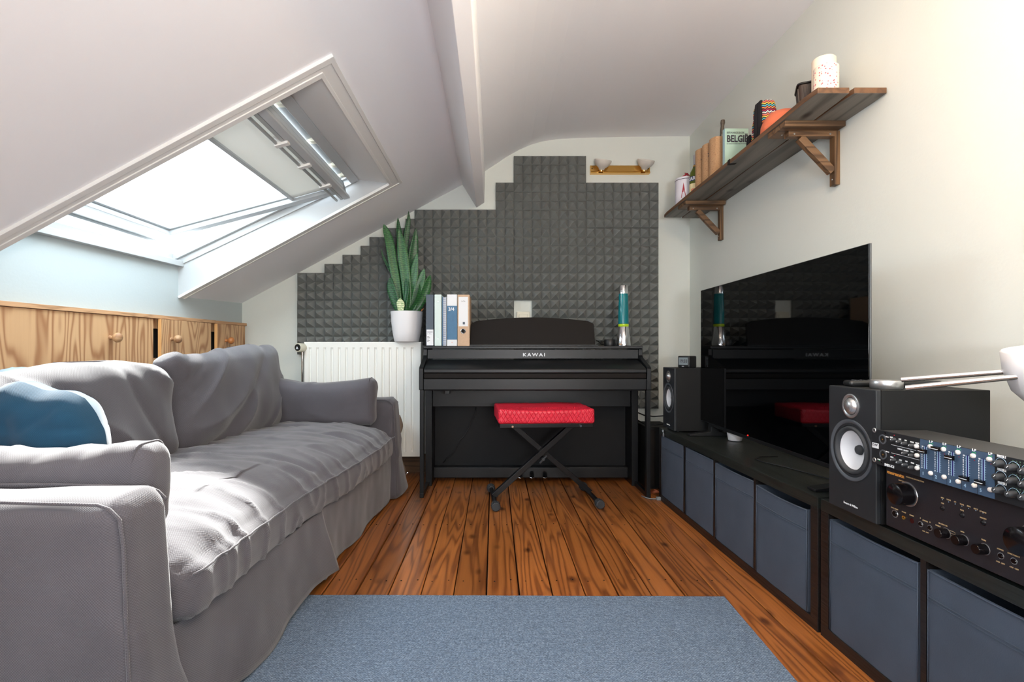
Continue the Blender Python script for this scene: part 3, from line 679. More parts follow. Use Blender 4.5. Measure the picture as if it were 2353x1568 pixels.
# ------------------------------------------------------------------ sofa
A = 3.434
sofa = thing('sofa', 'grey slipcovered three seat sofa with loose skirt standing under the skylight', 'sofa', (-.706, .98, 0), radians(-A))
def nz(x, y, z=0): return noise.noise(Vector((x, y, z)))
def ridge(v, k=6): return (1-min(1, abs(v)*2.2))**k
def fold(p, fr, amp, seed=0, k=5): return amp*ridge(noise.noise(Vector((p.x*fr[0]+seed, p.y*fr[1], p.z*fr[2]))), k)
# base under the cushions
def base_d(p, n): return p
MB().box(-1.0, -.06, .10, 2.10, .05, .255).build('base', 'sofad', sofa, bevel=.01)
# front skirt in two overlapping lengths
def skirt(ya, yb, bulge, seed, zhem, lift):
    def f(u, v):
        y = ya+(yb-ya)*u; z = zhem(u)+(.265-zhem(u))*v; k = (1-v)
        x = -.012+lift*k+bulge(u)*k**1.3+.010*k*nz(y*5+seed, z*3)+.007*k*sin(y*13+seed+2*z)+.004*nz(y*14, z*10, seed)
        return Vector((x, y, z))
    def b(u, v): p = f(u, v); return Vector((p.x-.006, p.y, p.z))
    m = MB(); nu_, nv_ = 90, 14; m.grid(f, nu_, nv_); n0 = len(m.v); m.grid(b, nu_, nv_)
    m.f += [(i, i+1, i+1+n0, i+n0) for i in range(nu_)]+[(nu_+(nu_+1)*j, nu_+(nu_+1)*(j+1), nu_+(nu_+1)*(j+1)+n0, nu_+(nu_+1)*j+n0) for j in range(nv_)]+[((nu_+1)*j, (nu_+1)*(j+1), (nu_+1)*(j+1)+n0, (nu_+1)*j+n0) for j in range(nv_)]
    return m.build('skirt', 'sofa', sofa, smooth='all')
skirt(.02, 1.02, lambda u: .030*sin(u*pi*.9)+.040*max(0, (u-.80)/.2)**2, 1.3, lambda u: .012+.02*u+.012*sin(u*9), .012)
skirt(.98, 2.16, lambda u: .030*(1-u)**2-.006*sin(u*7), 7.7, lambda u: .012+.010*sin(u*12)*(1-u), -.006)
# arms: flattish top, piped edges
def arm(y0, y1, seed):
    hy = (y1-y0)/2; hx = .52; hz = .293
    def d(p, n):
        q = p.copy()
        q.z += .008*nz(p.x*3+seed, p.y*4)*(.5+.5*(p.z > 0))-.010*(p.y/hy)**2*max(0, (p.z-.1)/.193)
        s = max(0, (p.z+hz)/(2*hz)); q.x += (.022-.030*s*s)*(n.x > .3)*1.0
        q += n*(.004*nz(p.x*7+seed, p.y*9, p.z*5)+fold(p, (2, 2, 3.5), .006, seed))
        if n.y > .2 and p.x > .1 and p.z < .0: q.y += .070*((p.x-.1)/.42)**2*(-p.z/.29)**1.3
        if p.z < -.1: q += Vector((n.x, n.y, 0))*(.012*(-.1-p.z)/.2)*(1+sin(p.x*14+p.y*20))
        return q
    o = MB().dense(hx, hy, hz, .045, .02, d, T(-.515, (y0+y1)/2, .296)).build('arm', 'sofa', sofa, smooth='all')
    def wig(x, y, z): return (x, y, z)
    t = MB(); pts = []
    for s_ in (y0+.012, y1-.012):
        pts = [(-1.0, s_, .580)]+[(-1.0+.95*k/14, s_, .5825+.004*nz(k*.4+seed, 0)) for k in range(15)]+[(-.026, s_, .574), (-.006, s_, .555)]+([(.002, s_, .5), (.007, s_, .35), (.014, s_, .2), (.020, s_, .03)] if s_ < (y0+y1)/2 else [])
        t.tube(pts, .0035, 6)
    t.build('seam', 'sofa', o, smooth='all')
arm(0, .155, 1.0); arm(2.045, 2.20, 5.0)
# back frame
def bd(p, n): return p+n*.006*nz(p.x*4, p.y*4, p.z*4)+Vector((-.05*(p.z+.3), 0, 0))
MB().dense(.10, 1.09, .335, .04, .04, bd, T(-.97, 1.10, .375)).build('back_frame', 'sofa', sofa, smooth='all')
# seat cushion with tufted creases running front to back
def seat_d(p, n):
    q = p.copy(); ex, ey, ez = .385, .955, .10
    crown = (1-min(1, abs(p.x/ex))**3)*(1-min(1, abs(p.y/ey))**6)
    if p.z > 0: q.z += .030*crown
    w_ = nz(p.x*1.5, p.y*3.4, 2.0)
    cr = 0
    for k in range(11):
        yc = -.90+.172*k+.05*sin(k*2.1)+.05*nz(p.x*3.2, k*1.7)
        xw = min(1, max(0, (.40+p.x)/.2))
        cr += (.012+.004*sin(k*1.7))*exp(-((p.y-yc)/.030)**2)*xw*(1-.75*(p.x > .33))*(.5+.5*nz(p.x*2.5+k, k*.9)+.35)
    q -= n*cr*min(1, max(0, (p.z+.08)/.08))
    q += n*(.013*w_+.005*nz(p.x*9, p.y*9, 4)+fold(p, (2.6, 9, 2), .010, 3)+fold(p, (4, 15, 2), .0025, 9)*(p.x < .34))
    if abs(p.z) < .06 and n.x > .5: q += n*.010
    q.z -= .05*max(0, p.x/ex)**3*min(1, max(0, (p.z+.1)/.2))
    q.x += .012*sin(p.y*4)*(p.x > .2)
    return q
cush = MB().dense(.385, .938, .10, .075, .0125, seat_d, T(-.378, 1.10, .348)).build('seat_cushion', 'sofa', sofa, smooth='all')
t = MB(); pts = []
for k in range(80):
    y = -.915+1.83*k/79; p = seat_d(Vector((.385, y, .028)), Vector((1, 0, 0))); pts.append((p.x+.0005, y, .028+.005*nz(y*3, 1)))
t.tube(pts, .0028, 6); t.xf(T(-.378, 1.10, .348)); t.build('seam', 'sofa', cush, smooth='all')
# two big back cushions
def backc(yc, half, h, lean, seed, dx, top):
    def d(p, n):
        q = p.copy(); u = p.y/half; v = p.z/h
        pf = (1-abs(u)**3.2)*(1-abs(v)**3.5)
        q.x += (p.x/.075)*(.052*max(0, pf)-.02)
        q.z -= .018*abs(u)**4*max(0, (v-.4)/.6)
        q.x += .02*(v > 0)*v*v
        a = 1 if seed < 3 else -1
        s_ = p.y*.62+p.z*.78*a
        q += n*(.010*nz(p.y*3+seed, p.z*3, seed)+.006*nz(p.y*9, p.z*7, seed)+fold(Vector((seed, s_*4.5+.5*nz(p.y*2, p.z*2, seed), (p.y-p.z*a)*.5)), (1, 1, 1), .024, seed, 3)-.014*ridge(nz(s_*4+seed, (p.y-p.z)*1.0, 3), 4))
        q.z += top*(v > .3)*(v-.3)*(u if True else 0)
        return q
    m = T(dx, yc, .43+h) @ Matrix.Rotation(radians(lean), 4, 'Y')
    o = MB().dense(.075, half, h, .07, .0125, d, m).build('back_cushion', 'sofa', sofa, smooth='all')
    t = MB(); pts = []
    for k in range(60):
        a = -pi/2+pi*k/59; cu = cos(a); su = sin(a); e = .28
        y = half*(abs(cu)**e)*1.0; z = h*(1 if su > 0 else -1)*abs(su)**e
        p = d(Vector((0, y, z)), Vector((0, cu, su)).normalized()); pts.append(m @ Vector((p.x, p.y+.001, p.z)))
    t.tube(pts, .0035, 6); t.build('piping', 'sofad', o, smooth='all')
    return o
backc(.63, .475, .195, -13, 1.0, -.700, .02); backc(1.57, .475, .228, -11, 4.0, -.690, .05)
# loose arm cushions
def armc(name, label, yc, L, seed, ty, xx, h=.115, tilt=0, rz=0):
    root = thing(name, label, 'cushion', world_of(sofa) @ Vector((xx, yc, .445)), radians(-A+rz))
    def d(p, n):
        q = p.copy(); u = p.x/L; v = p.z/h; pf = max(0, (1-abs(u)**4)*(1-abs(v)**3))
        q.y += (p.y/.06)*(.020*pf-.012)
        q.z += (.020*u*u-.012*(1-abs(u)))*max(0, v)
        q += n*(.009*nz(p.x*5+seed, p.z*6, seed)+fold(p, (4, 2, 3), .006, seed, 3)-.003*ridge(nz(p.x*6, p.z*3, seed+2), 5))
        return q
    m = T(0, 0, h+.004) @ Matrix.Rotation(radians(tilt), 4, 'X')
    o = MB().dense(L, .066, h, .045, .0125, d, m).build('cushion_body', 'sofa', root, smooth='all')
    t = MB()
    for e_ in (1,):
        pts = []
        for k in range(40):
            a = 2*pi*k/39; y = .062*(abs(cos(a))**.4)*(1 if cos(a) > 0 else -1); z = h*(abs(sin(a))**.4)*(1 if sin(a) > 0 else -1)
            p = d(Vector((L-.03, y*.98, z*.98)), Vector((0, cos(a), sin(a)))); pts.append(m @ p)
        t.tube(pts, .003, 6)
    t.build('piping', 'sofad', o, smooth='all')
    return root
armc('arm_cushion', 'grey cushion lying on the sofa against its near arm, in front of the blue pillow', .235, .335, 2.0, 0, -.42, .100)
armc('arm_cushion', 'grey cushion lying against the far arm of the sofa by the radiator', 1.955, .300, 6.0, 0, -.375, .125, 4, 2)
# blue pillow: lens shaped
pil = thing('blue_pillow', 'blue cotton pillow propped on the sofa behind the near arm cushion', 'pillow', world_of(sofa) @ Vector((-.640, .42, .455)), radians(-A+10))
def pf(sgn):
    def f(u, v):
        a, b = 2*u-1, 2*v-1; x = .235*a*(1-.18*(b*b)); z = .165*b*(1-.26*a*a)+.012*nz(a*3, b*3, 5); t_ = max(0, (1-a**4)*(1-b**4))**.5
        n_ = .10*t_*sgn; return Vector((x, n_+.012*nz(a*3, b*3, sgn)*t_-.010*ridge(nz(a*2.4+3, b*2.4, 1+sgn), 4)*t_*sgn, z))
    return f
m = T(0, 0, .168) @ Matrix.Rotation(radians(10), 4, 'X')
g = MB().grid(pf(1), 40, 30).grid(pf(-1), 40, 30).xf(m); g.build('pillow_body', 'blue', pil, smooth='all')
# pale bags lying on top of the back frame
def bag(name, label, loc, sx, sy, sz, seed, mm):
    def d(p, n): return p+n*(.012*nz(p.x*10+seed, p.y*10, p.z*10)+.003*ridge(nz(p.x*18, p.y*18, seed), 3))
    r = thing(name, label, 'bag', loc); MB().dense(sx, sy, sz, min(sx, sy, sz)*.9, .012, d, T(0, 0, sz)).build('bag_body', mm, r, smooth='all')
bag('plastic_bag', 'crumpled pale blue bag behind the sofa back, the one nearer the camera', (-1.610, 1.745, .712), .05, .075, .05, 2, 'lightblue')
bag('plastic_bag', 'pale blue bag behind the sofa back, nearer the second cupboard door', (-1.585, 2.12, .712), .05, .11, .052, 6, 'lightblue')
# beige cloth hanging between sofa and piano
def bc(u, v):
    z = .02+.42*v; x = -.625+.03*sin(u*pi)+.016*nz(u*3, v*4, 2)+.012*sin(v*9); y = 3.30+.20*u+.02*nz(u*4, v*5)
    return Vector((x-.02*v, y, z))
def bc2(u, v): p = bc(u, v); return Vector((p.x-.045-.05*sin(v*pi), p.y, p.z))
g = MB().grid(bc, 16, 30).grid(bc2, 16, 30); tag(g.build('cloth_bag', 'beige', smooth='all'), 'crumpled beige cloth bag between the sofa end and the piano', 'bag')

# ------------------------------------------------------------------ piano
PY = 3.08
pn = thing('digital_piano', 'black upright digital piano with closed lid against the foam wall', 'piano', ((962.5+1497)/2*PY/1200-1135*PY/1200, PY, 0))
PX = pn.location.x; W2 = (1497-962.5)/2*PY/1200
TY = 3.26-PY; BKY = 3.56-PY
def P_(mb, nm_, mm='piano', bev=.002, **k): return mb.build(nm_, mm, pn, bevel=bev, **k)
tw = W2
# cheek ends
for s_ in (-1, 1):
    xo, xi = s_*W2, s_*(W2-.026)
    P_(MB().prism([(0, .636), (0, .762), (.012, .774), (.17, .828), (TY, .84), (TY, .880), (BKY, .880), (BKY, .636)], min(xo, xi), max(xo, xi), 'X'), 'side_cheek', bev=.004)
    # tall side panel and front leg
    xl0, xl1 = s_*(W2-.004), s_*(W2-.028)
    P_(MB().prism([(.004, 0.012), (.004, .636), (.04, .636), (.04, .012)], min(xl0, xl1), max(xl0, xl1), 'X'), 'leg')
    P_(MB().prism([(.27, .0), (.27, .636), (BKY, .636), (BKY, 0)], min(xl0, s_*(W2-.045)), max(xl0, s_*(W2-.045)), 'X'), 'side_panel')
    P_(MB().box(min(xl0, xl1), max(xl0, xl1), .0, .29, .0, .028), 'foot')
P_(MB().box(-W2+.004, W2-.004, TY-.02, BKY, .880, .898), 'top_board', bev=.004)
P_(MB().box(-W2+.028, W2-.028, TY, TY+.02, .818, .876), 'upper_panel')
P_(MB().prism([(.0, .739), (.0, .757), (.006, .763), (TY+.01, .815), (TY+.01, .800), (.02, .739)], -W2+.029, W2-.029, 'X'), 'keyboard_lid', bev=.003)
P_(MB().box(-W2+.029, W2-.029, .016, .03, .700, .745), 'shadow_gap', 'gap', bev=0)
P_(MB().box(-W2+.029, W2-.029, .004, .03, .706, .734), 'lid_rail', 'rest', bev=.003)
P_(MB().box(-W2+.027, W2-.027, .001, .03, .638, .702), 'key_slip', bev=.003)
P_(MB().box(-W2+.03, W2-.03, .03, BKY, .630, .700), 'keybed', 'pianoin')
P_(MB().box(-W2+.045, W2-.045, .30, .33, .505, .636), 'knee_board', bev=.003)
P_(MB().box(-W2+.045, W2-.045, .43, .45, .07, .636), 'back_board', 'pianoin')
P_(MB().box(-W2+.045, W2-.045, .365, .44, .028, .098), 'pedal_board', bev=.004)
for xx in (1195, 1222, 1252):
    xp = (xx-1135)*(PY+.33)/1200-PX
    g = MB().prism([(-.010, -.0), (.010, 0), (.016, -.05), (.015, -.066), (.0, -.076), (-.015, -.066), (-.016, -.05)], 0, .009, 'Z').xf(T(xp, .372, .066) @ Matrix.Rotation(radians(24), 4, 'X'))
    g.build('pedal', 'chrome', pn, bevel=.003, seg=3)
# music rest
ry = 3.335-PY; rx0, rx1 = (1080-1135)*3.335/1200-PX, (1368-1135)*3.335/1200-PX; rc = (rx0+rx1)/2; rw = (rx1-rx0)/2
pts = [(rx0, .0), (rx1, 0)]; top = []
for k in range(25):
    t_ = 1-2*k/24; ht = .186-.030*abs(t_)**2.0
    xr = rc+rw*t_*.985
    top.append((xr, ht-(.012 if abs(t_) > .99 else 0)))
P_(MB().prism([(rx0-.0, .0), (rx1, 0), (rx1-.004, .13)]+top[0:]+[(rx0+.004, .13)], 0, .014, 'Y').xf(T(0, ry, .902) @ Matrix.Rotation(radians(-12), 4, 'X')), 'music_rest', 'rest', bev=.003)
P_(MB().box(rx0-.003, rx1+.015, ry-.03, ry+.015, .898, .907), 'rest_ledge', bev=.002)
P_(MB().box((1022-1135)*3.15/1200-PX, (1033-1135)*3.15/1200-PX, .07, .12, .607, .632), 'headphone_socket_box', 'blackplastic', bev=.002)
text('KAWAI', .0285, 'silverprint', pn, frame(((1201-1135)*3.26/1200-PX, TY-.0005, .8335), (1, 0, 0), (0, 0, 1)), 'maker_name', 1.35, width=.137, bold=.0006)
cb = MB().tube([Vector(cat((a, b), 3.49))-Vector((PX, PY, 0)) for a, b in ((1094, 936), (1092, 950), (1085, 965), (1077, 985), (1066, 1003), (1056, 1012), (1050, 1028), (1040, 1045), (1028, 1052), (1018, 1064))], .0025, 6)
cb.build('cable', 'cable', pn, smooth='all')

# ------------------------------------------------------------------ bench
bn = thing('piano_bench', 'red quilted piano stool on a folding black X frame', 'stool', (.28, 3.045, 0), radians(4.2))
def bdsp(p, n): return p+Vector((0, 0, -.010*(1-abs(p.x/.265)**2)*(p.z > 0)*(p.y < -.1)+.004*nz(p.x*5, p.y*5)))+n*.002*nz(p.x*20, p.y*20, p.z*20)
MB().dense(.268, .168, .042, .014, .02, bdsp, T(.0, 0, .508)).build('seat', 'red', bn, smooth='all')
MB().box(-.262, .262, -.16, .16, .443, .467).build('seat_frame', 'blackmetal', bn, bevel=.003)
for x_ in (-.19, .19): MB().lathe([(0, .0), (.006, 0), (.006, .006), (0, .006)], (x_, -.160, .452), 10, (0, -1, 0)).build('frame_screw', 'chrome', bn)
def legbar(x0, z0, x1, z1, y):
    return MB().bar((x0, y, z0), (x1, y, z1), .034, .030, up=(0, 0, 1))
legbar(-.285, .035, .175, .440, -.020).build('leg', 'blackmetal', bn, bevel=.002)
legbar(.290, .035, -.175, .440, .020).build('leg', 'blackmetal', bn, bevel=.002)
for s_, x_ in ((-1, -.285), (1, .290)):
    f = MB().cyl((x_, -.16, .025), (x_, .16, .025), .013, n=14).build('foot_bar', 'blackmetal', bn, smooth=True)
    for yy, dd in ((-.21, 1), (.21, -1)):
        k = MB(); prof = [(0, 0), (.020, .0), (.023, .003), (.023, .045), (.019, .052), (.019, .058), (0, .058)]; k.lathe(prof, (x_, yy, .025), 20, (0, dd, 0))
        for q in range(14):
            a = 2*pi*q/14; k.box(-.0018, .0018, -.0015, .0015, 0, .042, T(x_, yy, .025) @ Vector((0, dd, 0)).to_track_quat('Z', 'Y').to_matrix().to_4x4() @ Matrix.Rotation(a, 4, 'Z') @ T(.0236, 0, .004))
        k.build('rubber_foot', 'blackrubber', f, smooth=30)
g = MB().cyl((.0, -.045, .245), (0, .045, .245), .009); g.build('pivot_bolt', 'blackmetal', bn, smooth=True)
g = MB().bar((-.022, -.048, .222), (.02, -.048, .268), .012, .010, up=(0, 0, 1)); g.cyl((0, -.035, .245), (0, -.055, .245), .011, .009); g.build('wing_knob', 'blackrubber', bn, bevel=.003)

# ------------------------------------------------------------------ plant
pl = thing('snake_plant', 'tall snake plant in a white pot standing on the radiator', 'potted plant', ((934.5-1135)*3.545/1200, 3.545, .927))
MB().lathe([(0, 0), (.078, 0), (.083, .004), (.094, .06), (.103, .13), (.108, .204), (.1045, .206), (.101, .20), (.098, .17), (0, .17)], (0, 0, 0), 48).build('pot', 'pot', pl, smooth=45)
MB().lathe([(.099, .182), (.05, .187), (0, .185)], (0, 0, 0), 24).build('soil', 'soil', pl, smooth=True)
def leaf(pts, wmax, tw, mm, dy=0, thick=.0022, dyt=None):
    """pts: (px, py) of the mid line from base to tip in the leaf's own plane, taken at the plant's depth"""
    dyt = dy if dyt is None else dyt
    P = []
    for i, p in enumerate(pts):
        q = cat(p, 3.545)-pl.location; q.y += dy+(dyt-dy)*i/(len(pts)-1); P.append(q)
    # resample smooth
    n = 18; R = []
    for k in range(n+1):
        t_ = k/n*(len(P)-1); i = min(int(t_), len(P)-2); f = t_-i
        p0, p1, p2, p3 = P[max(i-1, 0)], P[i], P[i+1], P[min(i+2, len(P)-1)]
        R.append(.5*((2*p1)+(p2-p0)*f+(2*p0-5*p1+4*p2-p3)*f*f+(3*p1-p0-3*p2+p3)*f**3))
    mb = MB()
    for k, p in enumerate(R):
        t_ = k/n; w_ = wmax*(.55+.45*sin(min(1, t_*1.6)*pi/2))*(1 if t_ < .62 else max(.02, 1-((t_-.62)/.38)**1.9))
        d = (R[min(k+1, n)]-R[max(k-1, 0)]).normalized(); a = tw+.25*t_
        s_ = Vector((cos(a), sin(a), 0)); s_ = (s_-d*s_.dot(d)).normalized(); nn = d.cross(s_)
        for j, (o_, h_) in enumerate(((-1, .0), (-.5, .28), (0, .36), (.5, .28), (1, 0))):
            mb.v.append(p+s_*o_*w_+nn*(h_*w_*.7))
    m2 = len(mb.v); 
    for k, p in enumerate(list(mb.v)):
        j = k % 5; mb.v.append(p+Vector((0, .0015 if j in (0, 4) else thick*1.6, 0)))
    for k in range(n):
        for j in range(4):
            a = k*5+j; mb.f.append((a, a+1, a+6, a+5)); mb.f.append((a+m2, a+5+m2, a+6+m2, a+1+m2))
        for j in (0, 4): mb.f.append((k*5+j, k*5+5+j, k*5+5+j+m2, k*5+j+m2))
    return mb.build('leaf', mm, pl, smooth='all')
leaf([(922, 722), (917, 690), (912, 650), (905, 610), (897, 560), (888, 530), (883, 517)], .030, .1, 'leaf', -.02)
leaf([(926, 722), (923, 680), (921, 630), (920, 590), (917, 550), (914, 520), (912.5, 497)], .024, .35, 'leafdark', .03)
leaf([(935, 722), (938, 690), (934, 640), (929, 600), (924, 560), (919, 530)], .036, -.1, 'leaf', -.035)
leaf([(930, 722), (929, 660), (930, 600), (930, 560), (934, 520), (937, 500), (936.5, 481)], .018, .2, 'leafdark', .04)
leaf([(940, 722), (940, 680), (942, 640), (947, 600), (952, 560), (955.5, 524)], .036, .25, 'leafdark', .01)
leaf([(936, 722), (944, 680), (950, 650), (954, 620), (960, 583)], .030, -.3, 'leaf', -.03)
leaf([(942, 722), (950, 700), (958, 670), (968, 645), (976, 618)], .034, -.15, 'leaf', -.02)
leaf([(946, 722), (958, 705), (969, 685), (980, 660), (989, 632)], .040, .3, 'leaf', .0)
leaf([(922, 722), (914, 690), (904, 640), (890, 610), (880, 590), (875, 571)], .010, .1, 'leafdark', .015)
leaf([(924, 722), (914, 705), (906, 680), (901, 660), (899, 640)], .034, -.4, 'leafdark', -.04)
leaf([(925, 722), (925, 712), (925, 704), (924, 696), (924, 688)], .026, 0, 'leafpale', -.07)
leaf([(930, 722), (928, 690), (926, 650), (925, 600), (926, 560), (925, 520)], .016, 1.0, 'leafdark', .05)
leaf([(920, 722), (913, 700), (911, 670), (905, 640), (903, 618)], .022, .5, 'leaf', .03)
leaf([(938, 722), (946, 712), (958, 695), (966, 672), (967, 655)], .020, .9, 'leaf', -.05)
leaf([(932, 722), (933, 700), (937, 670), (936, 640)], .020, -.7, 'leafdark', -.055)
g = MB().tube([cat((962, 722), 3.53)-pl.location, cat((974, 709), 3.53)-pl.location], .0025, 6); g.tube([cat((968, 720), 3.545)-pl.location, cat((969, 711), 3.545)-pl.location], .0025, 6); g.build('dry_stub', 'knob2', pl)

# ------------------------------------------------------------------ binders on the piano
BZ = .898; BY = 3.30
def bx(px): return (px-1135)*BY/1200
def book(name, label, cat_, p0, p1, ptop, depth, mm, group=None, yoff=0, bev=.003):
    o = thing(name, label, cat_, ((bx(p0)+bx(p1))/2, BY+yoff, BZ)); hw_ = (bx(p1)-bx(p0))/2-.0008; h = .88-(ptop-802)*BY/1200-BZ
    return o, hw_, h
o, w_, h = book('ring_binder', 'slate grey ring binder with a white label, leftmost on the piano beside the plant', 'binder', 978.5, 996.5, 677, .2, 'slate')
MB().box(-w_, w_, 0, .22, 0, h).build('cover', 'slate', o, bevel=.003); MB().box(-w_+.004, w_-.001, -.0012, 0, .004, .104).build('label_sleeve', 'labelwhite', o)
fq = frame((-w_+.008, -.0014, .086), (1, 0, 0), (0, 0, 1))
text('D A L', .0085, 'ink', o, fq @ T(0, -.012, 0), width=.026)
g = MB(); g.box(-w_+.007, w_-.005, -.0014, -.0012, .0865, .0895)
for q in range(5): g.box(-w_+.008, -w_+.008+.018*(.7, 1, .6, .9, .5)[q], -.0014, -.0012, .058-.008*q, .0605-.008*q)
g.build('print_lines', 'ink', o)
o, w_, h = book('ring_binder', 'pale mint ring binder with two rivets in its spine', 'binder', 998, 1015, 677, .2, 'mint')
MB().box(-w_, w_, 0, .24, 0, h).build('cover', 'mint', o, bevel=.004); g = MB()
for zz in (.045, h-.045): g.lathe([(0, .002), (.003, .0015), (.004, 0)], (0, 0, zz), 12, (0, -1, 0))
g.build('rivets', 'chrome', o, smooth=True)
o, w_, h = book('spiral_notebook', 'spiral bound notebook with a blue cover between the mint binder and the blue book', 'notebook', 1016, 1026, 682, .2, 'bookblue')
MB().box(-w_, -w_+.003, .0, .21, 0, h).build('back_cover', 'bookblue', o); MB().box(-w_+.004, w_-.003, .014, .21, .002, h-.002).build('pages', 'labelwhite', o); MB().box(w_-.003, w_-.001, .0, .21, 0, h).build('front_cover', 'labelwhite', o)
g = MB()
for k in range(26):
    zz = .01+k*(h-.02)/25; pts = [(w_*.85*cos(a), .008+.010*sin(a), zz+.002*a/pi) for a in [pi*2*q/10 for q in range(11)]]; g.tube(pts, .0012, 5)
g.build('spiral_wire', 'spiral', o, smooth='all')['kind'] = 'stuff'
o, w_, h = book('blue_book', 'thick white and blue book marked 3/4 next to the kraft binder', 'book', 1027, 1050.5, 677, .2, 'bookblue')
MB().box(-w_, w_, 0, .22, 0, h).build('cover', 'labelwhite', o, bevel=.002)
MB().box(-w_-.0003, w_+.0003, -.0012, .0, .040, h-.072).build('blue_band', 'bookblue', o)
text('3/4', .030, 'whiteink', o, frame((-.024, -.0016, h-.103), (1, 0, 0), (0, 0, 1)), bold=.0006)
g = MB().prism([(-.004, .003), (0, -.002), (.004, .003), (.002, .004), (0, .001), (-.002, .004)], -.0008, 0, 'Y').xf(T(0, 0, .022)); g.build('red_mark', 'coral', o)
o, w_, h = book('lever_arch_file', 'kraft cardboard lever arch file with finger hole leaning by the music rest', 'binder', 1051, 1080, 677.5, .2, 'kraft')
MB().box(-w_, w_-.002, 0, .25, 0, h).build('cover', 'kraft', o, bevel=.002)
MB().box(-w_+.007, w_-.012, -.001, 0, .124, h-.014).build('spine_label', 'labelwhite', o)
text('info', .013, 'ink', o, frame((-.016, -.0013, h-.045), (1, 0, 0), (0, 0, 1)), spacing=1.3)
MB().box(-.006, .008, -.0014, -.001, .136, .152).build('label_mark', 'slate', o)
MB().lathe([(.0125, 0), (.0165, 0), (.0165, .0015), (.014, .003), (.0125, .0015)], (-.003, 0, .094), 24, (0, -1, 0)).build('hole_ring', 'chrome', o, smooth=True); MB().lathe([(0, .0006), (.013, .0006)], (-.003, 0, .094), 24, (0, -1, 0)).build('finger_hole', 'gap', o)

# ------------------------------------------------------------------ lava lamp and adaptor
ll = thing('lava_lamp', 'teal lava lamp with silver cap and cone base on the right end of the piano', 'lava lamp', ((1432.5-1135)*3.34/1200, 3.34, BZ)); k_ = 3.34/1200
MB().lathe([(0, 0), (.046, 0), (.0465, .003), (.033, .122), (.031, .124), (0, .124)], (0, 0, 0), 40).build('base', 'chrome', ll, smooth=45)
MB().lathe([(0, .122), (.031, .122), (.0335, .128), (.0335, .140), (.0, .146)], (0, 0, 0), 40).build('wax', 'lime', ll, smooth=45)
MB().lathe([(0, .144), (.0335, .142), (.033, .19), (.0315, .25), (.030, .30), (.0285, .336), (0, .336)], (0, 0, 0), 40).build('glass_globe', 'teal', ll, smooth=45)
MB().lathe([(.0295, .334), (.0295, .336), (.027, .384), (.025, .387), (0, .387)], (0, 0, 0), 40).build('cap', 'chrome', ll, smooth=45)
ab = thing('cable_reel', 'small black adaptor with a loose lead on the piano left of the lava lamp', 'adaptor', ((1401-1135)*3.40/1200, 3.40, BZ))
MB().lathe([(0, 0), (.036, 0), (.037, .003), (.037, .040), (.034, .043), (0, .043)], (0, 0, 0), 32).build('body', 'blackplastic', ab, smooth=45)
MB().tube([(-.036, 0, .03), (-.055, -.01, .036), (-.07, 0, .033), (-.085, .01, .036), (-.07, .02, .03), (-.05, .02, .012), (-.03, .03, .01)], .003, 6).build('lead', 'cable', ab, smooth='all')

# ------------------------------------------------------------------ wall sconce
sx0, sx1 = (1357-1135)*3.70/1200, (1494-1135)*3.70/1200
sc_ = thing('wall_light', 'brass wall light with two frosted glass cups above the foam on the right', 'wall lamp', ((sx0+sx1)/2, YB, .88+(802-388)*3.70/1200)); hw_ = (sx1-sx0)/2
MB().prism([(0, -.032), (-.035, -.032), (-.035, -.020), (-.028, -.014), (-.028, .024), (-.018, .030), (0, .030)], -hw_, hw_, 'X').build('bar', 'brass', sc_, bevel=.001)
for xx in ((1381-1425.5)*3.65/1200, (1480-1425.5)*3.65/1200):
    ax = Vector((.10, -.45, .9)).normalized(); c_ = Vector((xx-.002, -.048, -.012))
    MB().lathe([(0, -.012), (.016, -.012), (.018, .008), (.0, .008)], c_, 20, (0, -.2, 1)).build('holder', 'brass', sc_, smooth=45)
    MB().lathe([(.018, .0), (.024, .012), (.045, .028), (.058, .050), (.060, .066), (.058, .066), (.056, .051), (.043, .031), (.022, .016), (.0, .014)], c_, 36, ax).build('glass_cup', 'frost', sc_, smooth=60)
for xx in (-hw_+.012, hw_-.012): MB().lathe([(0, .003), (.003, .002), (.004, 0)], (xx, -.028, .002), 10, (0, -1, 0)).build('screw', 'gap', sc_)
